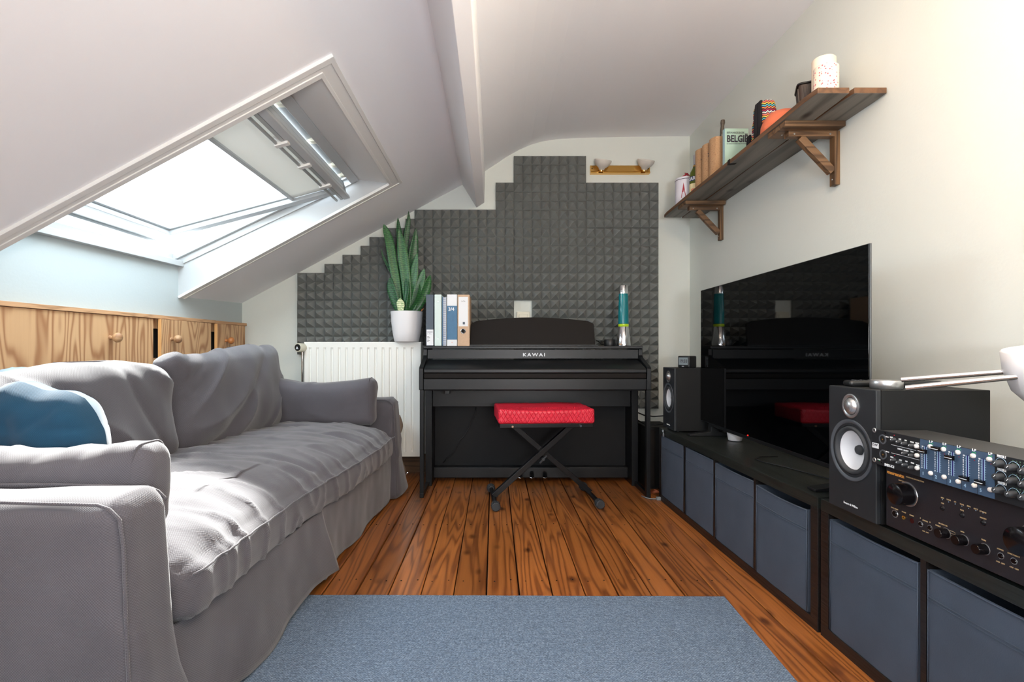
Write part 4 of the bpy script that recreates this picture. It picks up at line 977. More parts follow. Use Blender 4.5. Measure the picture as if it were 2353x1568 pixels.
# ------------------------------------------------------------------ low shelf units with fabric boxes
def unit(name, label, loc, rz, L, D=.383, H=.42):
    r = thing(name, label, 'shelf unit', loc, radians(rz)); t = .036
    # local: x from 0 (front) into the wall side, y from 0 (far end) to -L (towards the camera)
    MB().box(0, D, -L, 0, H-t, H).build('top_panel', 'boardtop', r, bevel=.0012)
    MB().box(0, D, -L, 0, 0, t).build('bottom_panel', 'board', r, bevel=.0012)
    for y in (0, -L+t): MB().box(.0005, D, y-t, y, t, H-t).build('side_panel', 'board', r, bevel=.001)
    n = 4; cw = (L-2*t-3*.016)/4
    for i in range(3): y = -t-(i+1)*cw-i*.016; MB().box(.001, D, y-.016, y, t, H-t).build('divider', 'board', r)
    MB().box(D-.004, D, -L+t, -t, t, H-t).build('back_panel', 'gap', r)
    return r, cw, t
def fbox(root, i, cw, t, label, h, inset=.002, dw=.006, sag=0, dy=0, rz=0, gap2=0):
    w_ = cw-dw-gap2; yc = -t-i*(cw+.016)-cw/2+dy
    m = world_of(root); p = m @ Vector((inset, yc, t+.001))
    b = thing('storage_box', label, 'storage box', p, root.rotation_euler[2]+radians(rz), 'slate fabric boxes in the low shelf units'); hw_ = w_/2; dp = .345
    def fr_(u, v):
        y = hw_-2*hw_*u; z = h*v-sag*sin(u*pi)*v**4
        return Vector((.004*0-.005*sin(u*pi)*sin(min(1, v*1.1)*pi)+.0015*nz(y*14, z*14, i*3.1)+.002*(abs(2*u-1) > .97), y, z))
    g = MB().grid(fr_, 26, 20)
    def inn(u, v): q = fr_(u, v); return Vector((q.x+.004, q.y*.985, q.z))
    n0 = len(g.v); g.grid(inn, 26, 20); top = [20*27+k for k in range(27)]
    g.f += [(top[k], top[k+1], top[k+1]+n0, top[k]+n0) for k in range(26)]
    g.box(.004, dp, -hw_, -hw_+.004, 0, h); g.box(.004, dp, hw_-.004, hw_, 0, h); g.box(dp-.004, dp, -hw_, hw_, 0, h); g.box(.004, dp, -hw_, hw_, 0, .004)
    g.build('box_body', 'fabricbox', b, smooth=35, recalc=False)
    s = MB(); 
    for zz, rr in ((h-.002, .0022), (h-.062, .0016), (h-.069, .0013)):
        pts = []
        for k in range(27): q = fr_(k/26, zz/h); pts.append(q+Vector((-.0004, 0, 0)))
        s.tube(pts, rr, 5)
    s.tube([(-.0006, hw_-.001, .004), (.0006, hw_-.001, h)], .0015, 5); s.tube([(-.0006, -hw_+.001, .004), (.0006, -hw_+.001, h)], .0015, 5)
    s.build('seam', 'fabricbox', b, smooth='all')
    return b
u1, cw, t_ = unit('low_shelf_unit', 'long black-brown low shelf unit with four boxes under the television', (.9655, 3.054, 0), 1.48, 1.437)
fbox(u1, 0, cw, t_, 'slate fabric storage box at the piano end of the unit under the television', .342)
fbox(u1, 1, cw, t_, 'slate fabric storage box, second from the piano in the unit under the television', .341, gap2=.010, dy=-.004)
fbox(u1, 2, cw, t_, 'slate fabric storage box, third from the piano under the television', .336, sag=.003)
fbox(u1, 3, cw, t_, 'slate fabric storage box at the near end of the television unit, beside the upright joint', .328, sag=.006, gap2=.016, dy=.007, inset=.0)
u2, cw2, t_ = unit('low_shelf_unit', 'black-brown low shelf unit nearest the camera, carrying the near speaker and amplifier', (1.0045, 1.606, 0), .3, 1.465)
fbox(u2, 0, cw2, t_, 'slate fabric storage box directly below the near loudspeaker', .333, sag=.003, gap2=.008, dy=.002)
fbox(u2, 1, cw2, t_, 'slate fabric storage box below the amplifier, in the bottom right corner of the photo', .330, sag=.002, dy=.002, gap2=.004)
fbox(u2, 2, cw2, t_, 'slate fabric storage box out past the one below the amplifier', .332, sag=.002)
# small hook on the front edge of the top
hk = thing('cable_hook', 'small grey plastic hook on the front edge of the unit below the far speaker', 'hook', u1.matrix_world @ Vector((0, 0, 0)) if False else world_of(u1) @ Vector((-.004, -.085, .40)))
MB().tube([(0, .0, .012), (-.004, -.004, .018), (-.006, -.012, .012), (-.005, -.013, 0), (-.003, -.010, -.018)], .005, 8).build('hook_body', 'greycable', hk, smooth='all')

# ------------------------------------------------------------------ loudspeakers
UT = .4215
def speaker(label, x, y, brand=True, rz=0):
    s = thing('bookshelf_speaker', label, 'loudspeaker', (x, y, UT), radians(rz), 'pair of black bookshelf speakers')
    # local: front face at x = 0 facing -x, y from 0 (near side) to .19 away
    W_, H_, D_ = .190, .352, .294
    MB().box(.014, D_, 0, W_, .006, H_).build('cabinet', 'speaker', s, bevel=.0015)
    MB().box(0, .014, 0, W_, .006, H_).build('baffle', 'speakerfront', s, bevel=.003)
    g = MB()
    for fx_ in (.03, D_-.03):
        for fy in (.03, W_-.03): g.cyl((fx_, fy, 0), (fx_, fy, .007), .009, n=10)
    g.build('rubber_foot', 'blackrubber', s)
    ax = (-1, 0, 0); cw_ = (0, W_/2, .180)
    MB().lathe([(.084, -.004), (.084, .0022), (.080, .0030), (.072, -.001), (.068, -.006), (.066, -.006)], cw_, 64, ax).build('woofer_frame', 'surround', s, smooth=60)
    MB().lathe([(.068, -.007), (.064, .0035), (.060, .0050), (.056, .0030), (.053, -.006)], cw_, 64, ax).build('rubber_surround', 'blackrubber', s, smooth=60)
    MB().lathe([(.054, -.0055), (.050, -.008), (.038, -.016), (.022, -.026), (0, -.028)], cw_, 64, ax).build('woofer_cone', 'cone', s, smooth=60)
    MB().lathe([(.0135, -.028), (.0135, -.023), (.0115, -.018), (.006, -.0155), (0, -.015)], cw_, 32, ax).build('phase_plug', 'blackrubber', s, smooth=70)
    # recess cut: dark well behind the cone is hidden by the drivers
    cb_ = MB().lathe([(0, -.05), (.067, -.05), (.067, .01), (0, .01)], cw_, 48, ax)
    cutter = cb_.build('cut', 'gap', s); cutter_m = cutter.data
    for nm_ in [c_ for c_ in s.children if c_.name.startswith(('baffle', 'cabinet'))]:
        bo = nm_.modifiers.new('hole', 'BOOLEAN'); bo.operation = 'DIFFERENCE'; bo.object = cutter; bo.solver = 'EXACT'
        dg = bpy.context.evaluated_depsgraph_get(); me = bpy.data.meshes.new_from_object(nm_.evaluated_get(dg)); nm_.modifiers.clear(); nm_.data = me
    bpy.data.objects.remove(cutter)
    ct = (0, W_/2, .301)
    MB().lathe([(.0335, -.002), (.0335, .002), (.031, .003), (.025, .001), (.0225, -.002)], ct, 48, ax).build('tweeter_ring', 'alu', s, smooth=60)
    MB().lathe([(.023, -.001), (.020, .006), (.013, .011), (.006, .0128), (0, .013)], ct, 32, ax).build('tweeter_grille', 'alu', s, smooth=70)
    g = MB()
    for rr, nn in ((.005, 8), (.009, 14), (.0135, 20), (.0175, 26)):
        hh_ = .0128 if rr < .006 else (.0122 if rr < .01 else (.0110 if rr < .014 else .0084))
        for k in range(nn):
            a = 2*pi*k/nn; g.sphere((ct[0]-hh_+.0002, ct[1]+rr*cos(a), ct[2]+rr*sin(a)), .0007, 4)
    g.build('grille_holes', 'gap', s)['kind'] = 'stuff'
    text('Bowers & Wilkins', .0085, 'whiteink', s, frame((-.0005, W_/2+.029, .026), (0, -1, 0), (0, 0, 1)), 'maker_name', width=.056)
    return s
sp1 = speaker('black bookshelf speaker nearest the camera, its silver cone beside the amplifier', .982, 1.342)
sp2 = speaker('black bookshelf speaker at the far end beyond the television, with the alarm clock on it', .990, 2.868)

# ------------------------------------------------------------------ television
tv = thing('television', 'large slim black flat screen television standing on the low unit', 'television', (1.133, 2.23, UT))
z0, z1 = .488-UT, 1.200-UT; ty0, ty1 = 1.578-2.23, 2.862-2.23
MB().box(0, .006, ty0+.002, ty1-.002, z0+.002, z1-.002).build('screen', 'screen', tv, bevel=.001)
MB().box(.003, .009, ty0, ty1, z0, z1).build('bezel', 'edgegrey', tv, bevel=.001)
MB().box(.007, .048, ty0+.09, ty1-.09, z0-.018, z0+.38).build('rear_housing', 'blackplastic', tv, bevel=.006)
for yy in (ty0+.115, ty1-.10):
    g = MB().prism([(-.105, 0), (.150, 0), (.150, .006), (.050, .022), (.03, z0+.02), (.012, z0+.02), (.006, .024), (-.105, .008)], yy-.022, yy+.022, 'Y'); g.build('stand_foot', 'blackplastic', tv, bevel=.002)
MB().sphere((-.0005, .1, z0+.006), .003, 8).build('standby_light', 'ledred', tv)
wp = thing('white_puck', 'small white tapered plastic sensor standing under the far half of the television', 'sensor', (1.205, 2.61, UT))
MB().lathe([(0, 0), (.028, 0), (.032, .003), (.0395, .05), (.039, .058), (.034, .062), (0, .063)], (0, 0, 0), 36).build('body', 'pot', wp, smooth=50)
cl = thing('power_cable', 'thin black cable lying on the low unit in front of the television', 'cable', (1.10, 2.0, UT))
MB().tube([(.10, .21, .003), (.02, .20, .003), (-.02, .16, .003), (-.015, .10, .003), (.02, .02, .003), (.05, -.08, .003), (.08, -.2, .003), (.10, -.32, .003)], .0028, 6).build('lead', 'cable', cl, smooth='all')


# ------------------------------------------------------------------ alarm clock on the far speaker
ST = UT+.352
ac = thing('alarm_clock', 'small black digital alarm clock with grey display on the far speaker', 'alarm clock', (1.093, 2.955, ST), radians(-60))
# local front faces -y
MB().dense(.040, .032, .0335, .007, .02, None, T(0, 0, .0335)).build('case', 'blackplastic', ac, smooth='all')
MB().box(-.032, .032, -.0326, -.031, .016, .058).build('display', 'lcd', ac, bevel=.001)
text('19:33', .026, 'ink', ac, frame((-.027, -.0330, .029), (1, 0, 0), (0, 0, 1)), 'display_digits', bold=.0004, width=.05)
text('hama', .007, 'whiteink', ac, frame((-.009, -.0328, .0065), (1, 0, 0), (0, 0, 1)))

# ------------------------------------------------------------------ things on the near speaker
def spx(px, py, y): return cat((px, py), y)
dk = thing('aluminium_disc', 'short aluminium cylinder lying on top of the near speaker', 'disc', (1.052, 1.400, ST))
MB().lathe([(0, 0), (.0355, 0), (.037, .0015), (.037, .0205), (.0355, .0225), (0, .0225)], (0, 0, 0), 48).build('body', 'alu', dk, smooth=50)
rc_ = thing('remote_control', 'long black remote control lying behind the aluminium disc on the near speaker', 'remote control', (1.125, 1.475, ST), radians(-4))
MB().dense(.125, .022, .0085, .008, .03, lambda p, n: Vector((p.x, p.y*(1-.1*abs(p.x)/.12), p.z)), T(0, 0, .0088)).build('body', 'blackplastic', rc_, smooth='all')
g = MB()
for i in range(9):
    for j in (-1, 0, 1): g.lathe([(0, .0015), (.003, .0013), (.0035, 0)], (-.10+.022*i, j*.011, .0172), 8)
g.build('buttons', 'blackrubber', rc_)

# ------------------------------------------------------------------ amplifier
AX, AY1, AY0, AZ0 = .9985, 1.330, .890, UT
am = thing('amplifier', 'black integrated amplifier with a big round knob below the mixer', 'amplifier', (AX, AY1, AZ0))
def ap(px, py, X=AX, o=None):  # point of plane x = X seen at a pixel, in the thing's frame
    k = X/(px-1135); return Vector((0, 1200*k-AY1, .88-(py-802)*k-AZ0))
MB().box(.006, .30, -.436, -.004, .012, .160).build('case', 'mixtop', am, bevel=.002)
MB().box(0, .006, -.44, 0, .010, .164).build('front_panel', 'ampface', am, bevel=.002)
g = MB()
for fx_ in (.04, .26):
    for fy in (-.04, -.40): g.cyl((fx_, fy, 0), (fx_, fy, .013), .018)
g.build('foot', 'blackrubber', am, smooth=40)
FX = lambda v: (frame(v+Vector((-.0003, 0, 0)), (0, -1, 0), (0, 0, 1)))
def knob(mb, v, r, L_, mm, parent, nm_='knob', ring=None, pr=None):
    g = MB().lathe([(0, L_), (r*.9, L_), (r, L_-.002), (r*1.03, 0), (0, 0)], v, 32, (-1, 0, 0)); o = g.build(nm_, mm, parent, smooth=50)
    if ring: MB().lathe([(r*1.03, .0012), (ring, .0012), (ring*1.02, 0)], v, 32, (-1, 0, 0)).build('knob_ring', 'alu', o, smooth=50)
    if pr: MB().box(-L_-.0006, -L_+.0002, -.0012, .0012, r*.2, r*.95).xf(T(*v)).build('pointer', pr, o)
    return o
knob(None, ap(2086, 1136), .0255, .034, 'ampknob', am, 'input_selector', ring=.029)
for a, b, r, L_ in ((2170.5, 1226, .0105, .020), (2211, 1242, .0105, .020), (2259, 1262.5, .0105, .020)): knob(None, ap(a+4, b), r, L_, 'ampknob', am, 'tone_knob', ring=.0115)
knob(None, ap(2375, 1245), .026, .034, 'ampknob', am, 'volume_knob', ring=.029)
for a, b in ((2166, 1168.5), (2211, 1184.5), (2260, 1202)):
    MB().lathe([(0, .004), (.003, .0038), (.005, .001), (.0062, 0)], ap(a, b), 20, (-1, 0, 0)).build('push_button', 'ampknob', am, smooth=60)
for a, b, r in ((2056.5, 1181, .0075), (2115.5, 1205, .005), (2137, 1213.5, .005), (2300, 1278, .005), (2330, 1290, .005)):
    o = MB().lathe([(0, .0025), (r*.85, .0025), (r, .001)], ap(a, b), 20, (-1, 0, 0)).build('push_button', 'ampknob', am, smooth=50)
    MB().lathe([(r, .0005), (r*1.25, .0008), (r*1.3, 0)], ap(a, b), 20, (-1, 0, 0)).build('button_ring', 'alu', o, smooth=60)
MB().lathe([(.0018, .0), (.0018, .001), (.0045, .0015), (.0048, 0)], ap(2076.8, 1190), 20, (-1, 0, 0)).build('headphone_jack', 'jackgold', am, smooth=50)
MB().lathe([(0, .0006), (.0058, .0006), (.006, 0)], ap(2095.7, 1197.5), 20, (-1, 0, 0)).build('infrared_window', 'irwindow', am)
def at_(s, px, py, size, mm='ampgold', width=None, bold=0):
    text(s, size, mm, am, FX(ap(px, py)), width=width, bold=bold)
def wpx(a, b, X=AX): return abs(1200*X/(a-1135)-1200*X/(b-1135))
at_('marantz', 2038.5, 1087, .011, 'amporange', wpx(2038.5, 2078), .0005)
at_('INTEGRATED AMPLIFIER PM7200', 2082, 1097, .0042, width=wpx(2082, 2123))
at_('INPUT SELECTOR', 2065, 1099, .0042, width=wpx(2065, 2085.5)) if False else at_('INPUT SELECTOR', 2065, 1104.5, .0038, width=wpx(2065, 2085.5))
for s_, a, b, c in (('POWER ON/OFF', 2047.5, 1167, 2064), ('PHONES', 2072.5, 1177, 2081.5), ('STANDBY', 2090, 1184.5, 2100), ('SPEAKERS', 2120, 1196.5, 2132), ('A', 2114, 1192, 2116), ('B', 2136, 1201.5, 2138),
                   ('PHONO', 2162.5, 1145, 2169), ('TUNER', 2175, 1149, 2185), ('CD', 2192.5, 1154.5, 2197), ('TAPE', 2205.5, 1159.5, 2215), ('AUX 1', 2222, 1164, 2230.5), ('AUX 2', 2237.5, 1170, 2247), ('CD-R/MD', 2251, 1176, 2266.5),
                   ('MODE', 2163, 1157.5, 2169), ('MUTE', 2206.5, 1173, 2214.5), ('SOURCE DIRECT', 2252, 1190.5, 2267), ('REC SELECTOR', 2157, 1203.5, 2177), ('SOURCE', 2150, 1208, 2161), ('BASS', 2207.5, 1222.5, 2215.5), ('TREBLE', 2255, 1241, 2266),
                   ('LOUDNESS', 2291.5, 1262, 2306), ('SOURCE DIRECT', 2315.5, 1272, 2343.5), ('ON  OFF', 2119.5, 1221, 2134), ('ON  OFF', 2289, 1291, 2309), ('ON  OFF', 2320, 1303.5, 2341)):
    at_(s_, a, b, .0040, width=wpx(a, c))
g = MB()
for a, b in ((2166, 1148.8), (2180, 1154), (2195, 1158.7), (2210.5, 1163.5), (2226, 1169), (2242.5, 1174), (2259, 1179.5), (2109.5, 1141.5)): g.lathe([(0, .0008), (.0007, .0006), (.0008, 0)], ap(a, b), 8, (-1, 0, 0))
g.build('indicator_lights', 'mixnum', am)['kind'] = 'stuff'
g = MB()
for za, zb, ya, yb in ((0, .001, 0, 1), ): pass
p0 = ap(2173, 1215.5); p1 = ap(2195, 1224); p2 = ap(2195, 1234)
g.tube([p0+Vector((-.0005, 0, 0)), Vector((-.0005, p1.y, p0.z)), Vector((-.0005, p1.y, p0.z-.010)), Vector((-.0005, p1.y+.010, p0.z-.010))], .0003, 4); g.tube([Vector((-.0005, p0.y-.008, p0.z-.005)), Vector((-.0005, p1.y, p0.z-.005))], .0003, 4)
g.build('print_lines', 'ampgold', am)

# ------------------------------------------------------------------ rack mixer on the amplifier
MX, MY1, MY0, MZ = .9705, 1.342, .860, UT+.166
mx = thing('rack_mixer', 'black rack mixer with a blue fader panel lying on the amplifier', 'mixer', (MX, MY1, MZ))
MH = .0885
def mp(px, py):
    k = MX/(px-1135); return Vector((0, 1200*k-MY1, .88-(py-802)*k-MZ))
MB().box(0, .003, -.482, 0, 0, MH).build('front_panel', 'mixblack', mx, bevel=.001)
MB().box(.003, .125, -.462, -.020, .002, MH-.002).build('case', 'mixtop', mx, bevel=.001)
pb0, pb1 = mp(2115, 1006), mp(2286, 1037)
MB().box(-.0008, 0, pb1.y, pb0.y, .001, MH-.001).build('blue_panel', 'mixblue', mx)
g = MB()
for k in range(1, 5): y = pb0.y+(pb1.y-pb0.y)*k/5; g.box(-.0011, -.0008, y-.0003, y+.0003, .001, .022)
g.build('panel_line', 'mixblack', mx)
def mt(s, px, py, size, width=None, mm='whiteink', bold=0): text(s, size, mm, mx, frame(mp(px, py)+Vector((-.0009, 0, 0)), (0, -1, 0), (0, 0, 1)), width=width, bold=bold)
def mw(a, b): return wpx(a, b, MX)
def mb_(f, nm_, mm, parent=None, **k): g = MB(); f(g); return g.build(nm_, mm, parent or mx, **k)
for a, b in ((2028.5, 1010), (2029.5, 1045)):
    o = MB().lathe([(.0088, 0), (.0088, .0015), (.0118, .0015), (.0122, 0)], mp(a, b), 32, (-1, 0, 0)).build('microphone_socket', 'alu' if False else 'surround', mx, smooth=50)
    MB().lathe([(0, .0004), (.0085, .0004)], mp(a, b), 24, (-1, 0, 0)).build('socket_well', 'gap', o); MB().lathe([(0, .0008), (.0018, .0008)], mp(a, b), 12, (-1, 0, 0)).build('socket_contact', 'jackgold', o)
for a, b in ((2009, 989), (2009, 1057)): MB().lathe([(.0035, .0), (.0035, .001), (.0055, .001), (.006, 0)], mp(a, b), 20, (-1, 0, 0)).build('rack_hole', 'alu', mx, smooth=50)
o = mb_(lambda g: g.box(-.0012, 0, mp(2019, 1028).y, mp(2005, 1024).y, mp(2012, 1030).z, mp(2012, 1018.5).z), 'maker_badge', 'whiteink')
text('DAP', .0085, 'ink', o, frame(mp(2006.5, 1023.5)+Vector((-.0014, 0, 0)), (0, -1, 0), (0, 0, 1)), width=mw(2006.5, 2017.5))
def mk(px, py, r=.0052, L_=.0105, ring=False):
    v = mp(px, py); o = MB().lathe([(0, L_), (r*.62, L_), (r*.75, L_-.001), (r*.95, .002), (r, 0), (0, 0)], v, 16, (-1, 0, 0)).build('knob', 'blackrubber', mx, smooth=45)
    MB().box(-L_-.0004, -L_+.0003, -.0006, .0006, 0, r*.6).xf(T(*v) @ Matrix.Rotation(.7, 4, 'X')).build('pointer', 'whiteink', o)
    if ring:
        pts = [v+Vector((-.0009, r*1.45*cos(a), r*1.45*sin(a))) for a in [-.6+i*4.4/16 for i in range(17)]]; MB().tube(pts, .0004, 4).build('knob_scale', 'mixnum', o)
for a, b in ((2056, 1011), (2069, 1016), (2081, 1020), (2098, 1024.5), (2082, 1042), (2097.5, 1047), (2056, 1058), (2069, 1063.5), (2082.5, 1069), (2097, 1075)): mk(a, b)
for r_, yy in enumerate((1066, 1096, 1127)):
    for c_, (dx, dy) in enumerate(((2301, 0), (2331, 9), (2362, 17), (2392, 25))): mk(dx, yy+dy, .0075, .015, True)
def but(px, py, r=.0048):
    MB().lathe([(0, .006), (r*.8, .0055), (r, .004), (r, 0)], mp(px, py), 18, (-1, 0, 0)).build('button', 'button', mx, smooth=60)
for a, b in ((2108, 1026), (2109, 1047), (2109.5, 1076), (2140, 1026.5), (2170.5, 1033), (2203.5, 1040), (2238.5, 1048), (2276, 1056), (2141, 1088), (2172, 1096.5), (2204.5, 1107), (2241.5, 1116), (2279, 1126)): but(a, b)
# five faders: slot, scale marks, cap
for k, (sx_, y0_, y1_, cx_, cy_) in enumerate(((2127.5, 1025, 1078, 2118, 1041), (2158, 1030, 1086, 2149.5, 1034.5), (2190, 1038, 1094, 2182, 1055.5), (2224, 1046, 1104, 2217.5, 1099), (2260.5, 1054, 1113, 2254, 1110))):
    a, b = mp(sx_, y0_), mp(sx_, y1_)
    MB().box(-.0010, 0, a.y-.0010, a.y+.0010, b.z, a.z).build('fader_slot', 'slot', mx)
    g = MB()
    for q in (-1, 1): g.box(-.0011, -.0008, a.y+q*.0026-.0007, a.y+q*.0026+.0007, b.z, a.z-.002)
    for i in range(11):
        zz = b.z+.001+(a.z-b.z-.004)*i/10
        for q, l0, l1 in ((-1, .0035, .0060), (1, .0035, .0055)): ya = a.y+q*l0; yb = a.y+q*l1; g.box(-.0011, -.0008, min(ya, yb), max(ya, yb), zz-.00025, zz+.00025)
    g.build('fader_scale', 'mixnum', mx)
    for i in range(11):
        zz = b.z+(a.z-b.z-.004)*i/10
        text(str(i), .0042, 'whiteink', mx, frame(Vector((-.0009, a.y+.0105, zz)), (0, -1, 0), (0, 0, 1)), bold=.0002)
    zc = a.z-(cy_-y0_)/(y1_-y0_)*(a.z-b.z) if k < 3 else b.z+.003
    if k == 0: zc = b.z+(a.z-b.z)*.76
    if k == 1: zc = a.z-.002
    if k == 2: zc = b.z+(a.z-b.z)*.74
    o = MB().prism([(-.004, -.0045), (-.013, -.0035), (-.011, .0), (-.013, .0045), (-.004, .0055)], a.y-.0085, a.y+.0085, 'Y').xf(T(0, 0, zc)).build('fader_cap', 'ampknob', mx, bevel=.0006)
    MB().box(-.0118, -.0104, a.y-.0085, a.y+.0085, zc-.0006, zc+.0006).build('cap_line', 'whiteink', o)
    mt(str(k+1), (2120, 2149.5, 2182, 2216, 2252)[k], (1091, 1099.5, 1109, 1119, 1130)[k], .0095, mm='mixnum', bold=.0003)
for s_, a, b, c in (('MIC 1', 2036, 1005, 2043), ('LEVEL', 2046, 1006, 2053), ('LOW', 2066, 1010.5, 2071.5), ('MID', 2079.5, 1013.5, 2084.5), ('HIGH', 2092.5, 1017, 2100), ('MUTE', 2104.5, 1019.5, 2112.5), ('MIC 2', 2036, 1039, 2043.5), ('TALKOVER', 2063, 1032.5, 2075), ('BALANCE', 2077, 1036, 2088), ('TONE', 2093, 1039, 2100),
                    ('LEVEL', 2047, 1051.5, 2054), ('LOW', 2067, 1058.5, 2073), ('MID', 2081, 1061.5, 2086), ('HIGH', 2094, 1065, 2101), ('MUTE', 2106, 1070, 2113.5), ('POWER', 2017, 1056.5, 2024)): mt(s_, a, b, .0040, mw(a, c), bold=.0002)
mt('IMIX-7.1', 2033.5, 1070, .0078, mw(2033.5, 2055), bold=.0005)
for k, (a, b) in enumerate(((2292, 1050), (2293, 1080.5), (2294, 1111))): mt('MASTER %d' % (k+1), a, b, .0062, mw(a, a+20), bold=.0003)
for k in range(5): 
    px = (2136, 2167, 2200, 2235, 2272)[k]; py = (1017, 1022.5, 1028.5, 1036.5, 1045)[k]; mt('L', px, py, .0065, bold=.0003); mt('P', px+5, py+1, .0065, bold=.0003)
g = MB()
for k in range(5):
    px = (2137, 2168, 2201, 2236, 2273)[k]; py = (1019, 1026, 1032.5, 1040, 1048)[k]
    for q in (0, 5.5): v = mp(px+q, py+q*.2); g.box(-.0012, 0, v.y-.0016, v.y+.0004, v.z-.0011, v.z+.0011)
v = mp(2021, 1058.5); g.box(-.0012, 0, v.y-.0008, v.y+.0008, v.z-.0008, v.z+.0008); g.build('green_lights', 'greenled', mx)['kind'] = 'stuff'
g = MB()
for px, py in ((2055, 1001), (2056, 1047.5), (2171, 1043.5), (2204.5, 1050.5), (2240, 1058.5), (2278, 1067)): v = mp(px, py); g.lathe([(0, .0014), (.0010, .0012), (.0013, 0)], v, 8, (-1, 0, 0))
g.build('red_lights', 'ledred' if False else 'tinred', mx)['kind'] = 'stuff'
g = MB()
for (a, b, c, d) in ((2048.5, 1022, 2106, 1035), (2049, 1041, 2113, 1057.5)):
    p, q = mp(a, b), mp(c, b+ (c-a)*0); q.z = p.z; g.box(-.0011, -.0005, q.y, p.y, p.z-.0004, p.z+.0004)
g.build('print_lines', 'whiteink', mx)
g = MB()
for r_ in range(3):
    for rr in range(2):
        for c_ in range(8): v = mp(2327+8.5*c_, 1059+31*r_+2*c_+6*rr); v.z = mp(2327, 1059+31*r_+6*rr).z; g.box(-.0011, -.0005, v.y-.002, v.y, v.z-.0010, v.z+.0010)
g.build('level_segments', 'darkgreen', mx)['kind'] = 'stuff'
g = MB()
for a, b in ((2034.5, 995), (2191, 1027), (2026.5, 1063), (2194, 1109.5)): g.lathe([(0, .0008), (.0022, .0006), (.0026, 0)], mp(a, b), 10, (-1, 0, 0))
g.build('screws', 'ampknob', mx)['kind'] = 'stuff'

# ------------------------------------------------------------------ chrome rods and white shade of the lamp at the right edge
lp = thing('folding_lamp', 'white dome lamp with two chrome rods resting over the near speaker at the right edge', 'lamp', (1.20, 1.03, UT))
shc = Vector((1.205-1.20, 1.10-1.03, .848-UT))
MB().lathe([(.028, .105), (.034, .100), (.060, .088), (.086, .055), (.098, .010), (.100, -.032), (.097, -.034), (.094, .008), (.082, .050), (.058, .082), (.0, .094)], shc, 48, (.12, .05, -1)).build('shade', 'shade', lp, smooth=60)
ra0, ra1 = cat((2071, 873), 1.285), cat((2420, 846), 1.12); rb0, rb1 = cat((2081, 892), 1.235), cat((2420, 858), 1.08)
o0 = lp.location
for p, q in ((ra0, ra1), (rb0, rb1)):
    g = MB(); d = (q-p).normalized(); g.lathe([(.0040, -.0), (.0062, 0), (.0062, (q-p).length), (.0, (q-p).length)], p-o0, 20, d); g.lathe([(0, .002), (.0040, .002), (.0040, 0)], p-o0, 20, d); g.build('rod', 'chrome', lp, smooth=50)
g = MB().cyl(ra1-o0, Vector((.165, .04, .10)), .0062); g.cyl(rb1-o0, Vector((.165, .02, .10)), .0062); g.build('lower_rod', 'chrome', lp, smooth=50)
MB().box(.13, .19, -.06, .09, .0, .012).build('base', 'chrome', lp, bevel=.003); MB().box(.15, .18, .0, .06, .012, .11).build('joint', 'blackplastic', lp, bevel=.004)

# ------------------------------------------------------------------ floor box behind the unit, cables
fb = thing('floor_speaker', 'narrow black box speaker on the floor between the piano and the low unit', 'loudspeaker', (1.03, 3.28, 0))
MB().box(-.075, .10, 0, .27, .0, .388).build('cabinet', 'speaker', fb, bevel=.003); MB().box(-.066, -.020, -.006, 0, .02, .372).build('front_grille', 'gap', fb, bevel=.002)
wr = thing('speaker_wires', 'dark cables looping from behind the piano to the far speaker', 'cable', (1.0, 3.2, .4))
MB().tube([(.03, -.14, .09), (-.02, .0, .065), (-.05, .1, .06), (-.08, .3, .07)], .004, 6).build('upper_cable', 'cable', wr, smooth='all')
MB().tube([(.02, -.12, .04), (-.01, .0, .012), (-.04, .1, .0), (-.07, .3, .02)], .004, 6).build('lower_cable', 'cable', wr, smooth='all')
fcab = thing('floor_cable', 'grey plug and lead lying on the floor at the foot of the television unit', 'cable', (1.0, 2.99, .0))
pp = [cat((a, b), .88*1200/(b-802))-fcab.location+Vector((0, 0, .005)) for a, b in ((1474, 1142), (1484, 1146), (1496, 1149), (1508, 1149), (1516, 1150))]
MB().tube(pp, .0035, 6).build('lead', 'greycable', fcab, smooth='all')
p = pp[-1]; MB().box(p.x-.02, p.x+.018, p.y-.012, p.y+.012, .0, .02).build('plug', 'greycable', fcab, bevel=.005)
cw3 = thing('copper_wires', 'loose copper coloured wires on the floor beside the piano foot', 'cable', (.98, 3.16, .0))
for k in range(4): MB().tube([(-.04+.01*k, .0+.02*k, .006), (0, -.01+.012*k, .012+.003*k), (.03, .01*k, .008), (.06, .02-.01*k, .006)], .0026, 6).build('wire', 'copper', cw3, smooth='all')
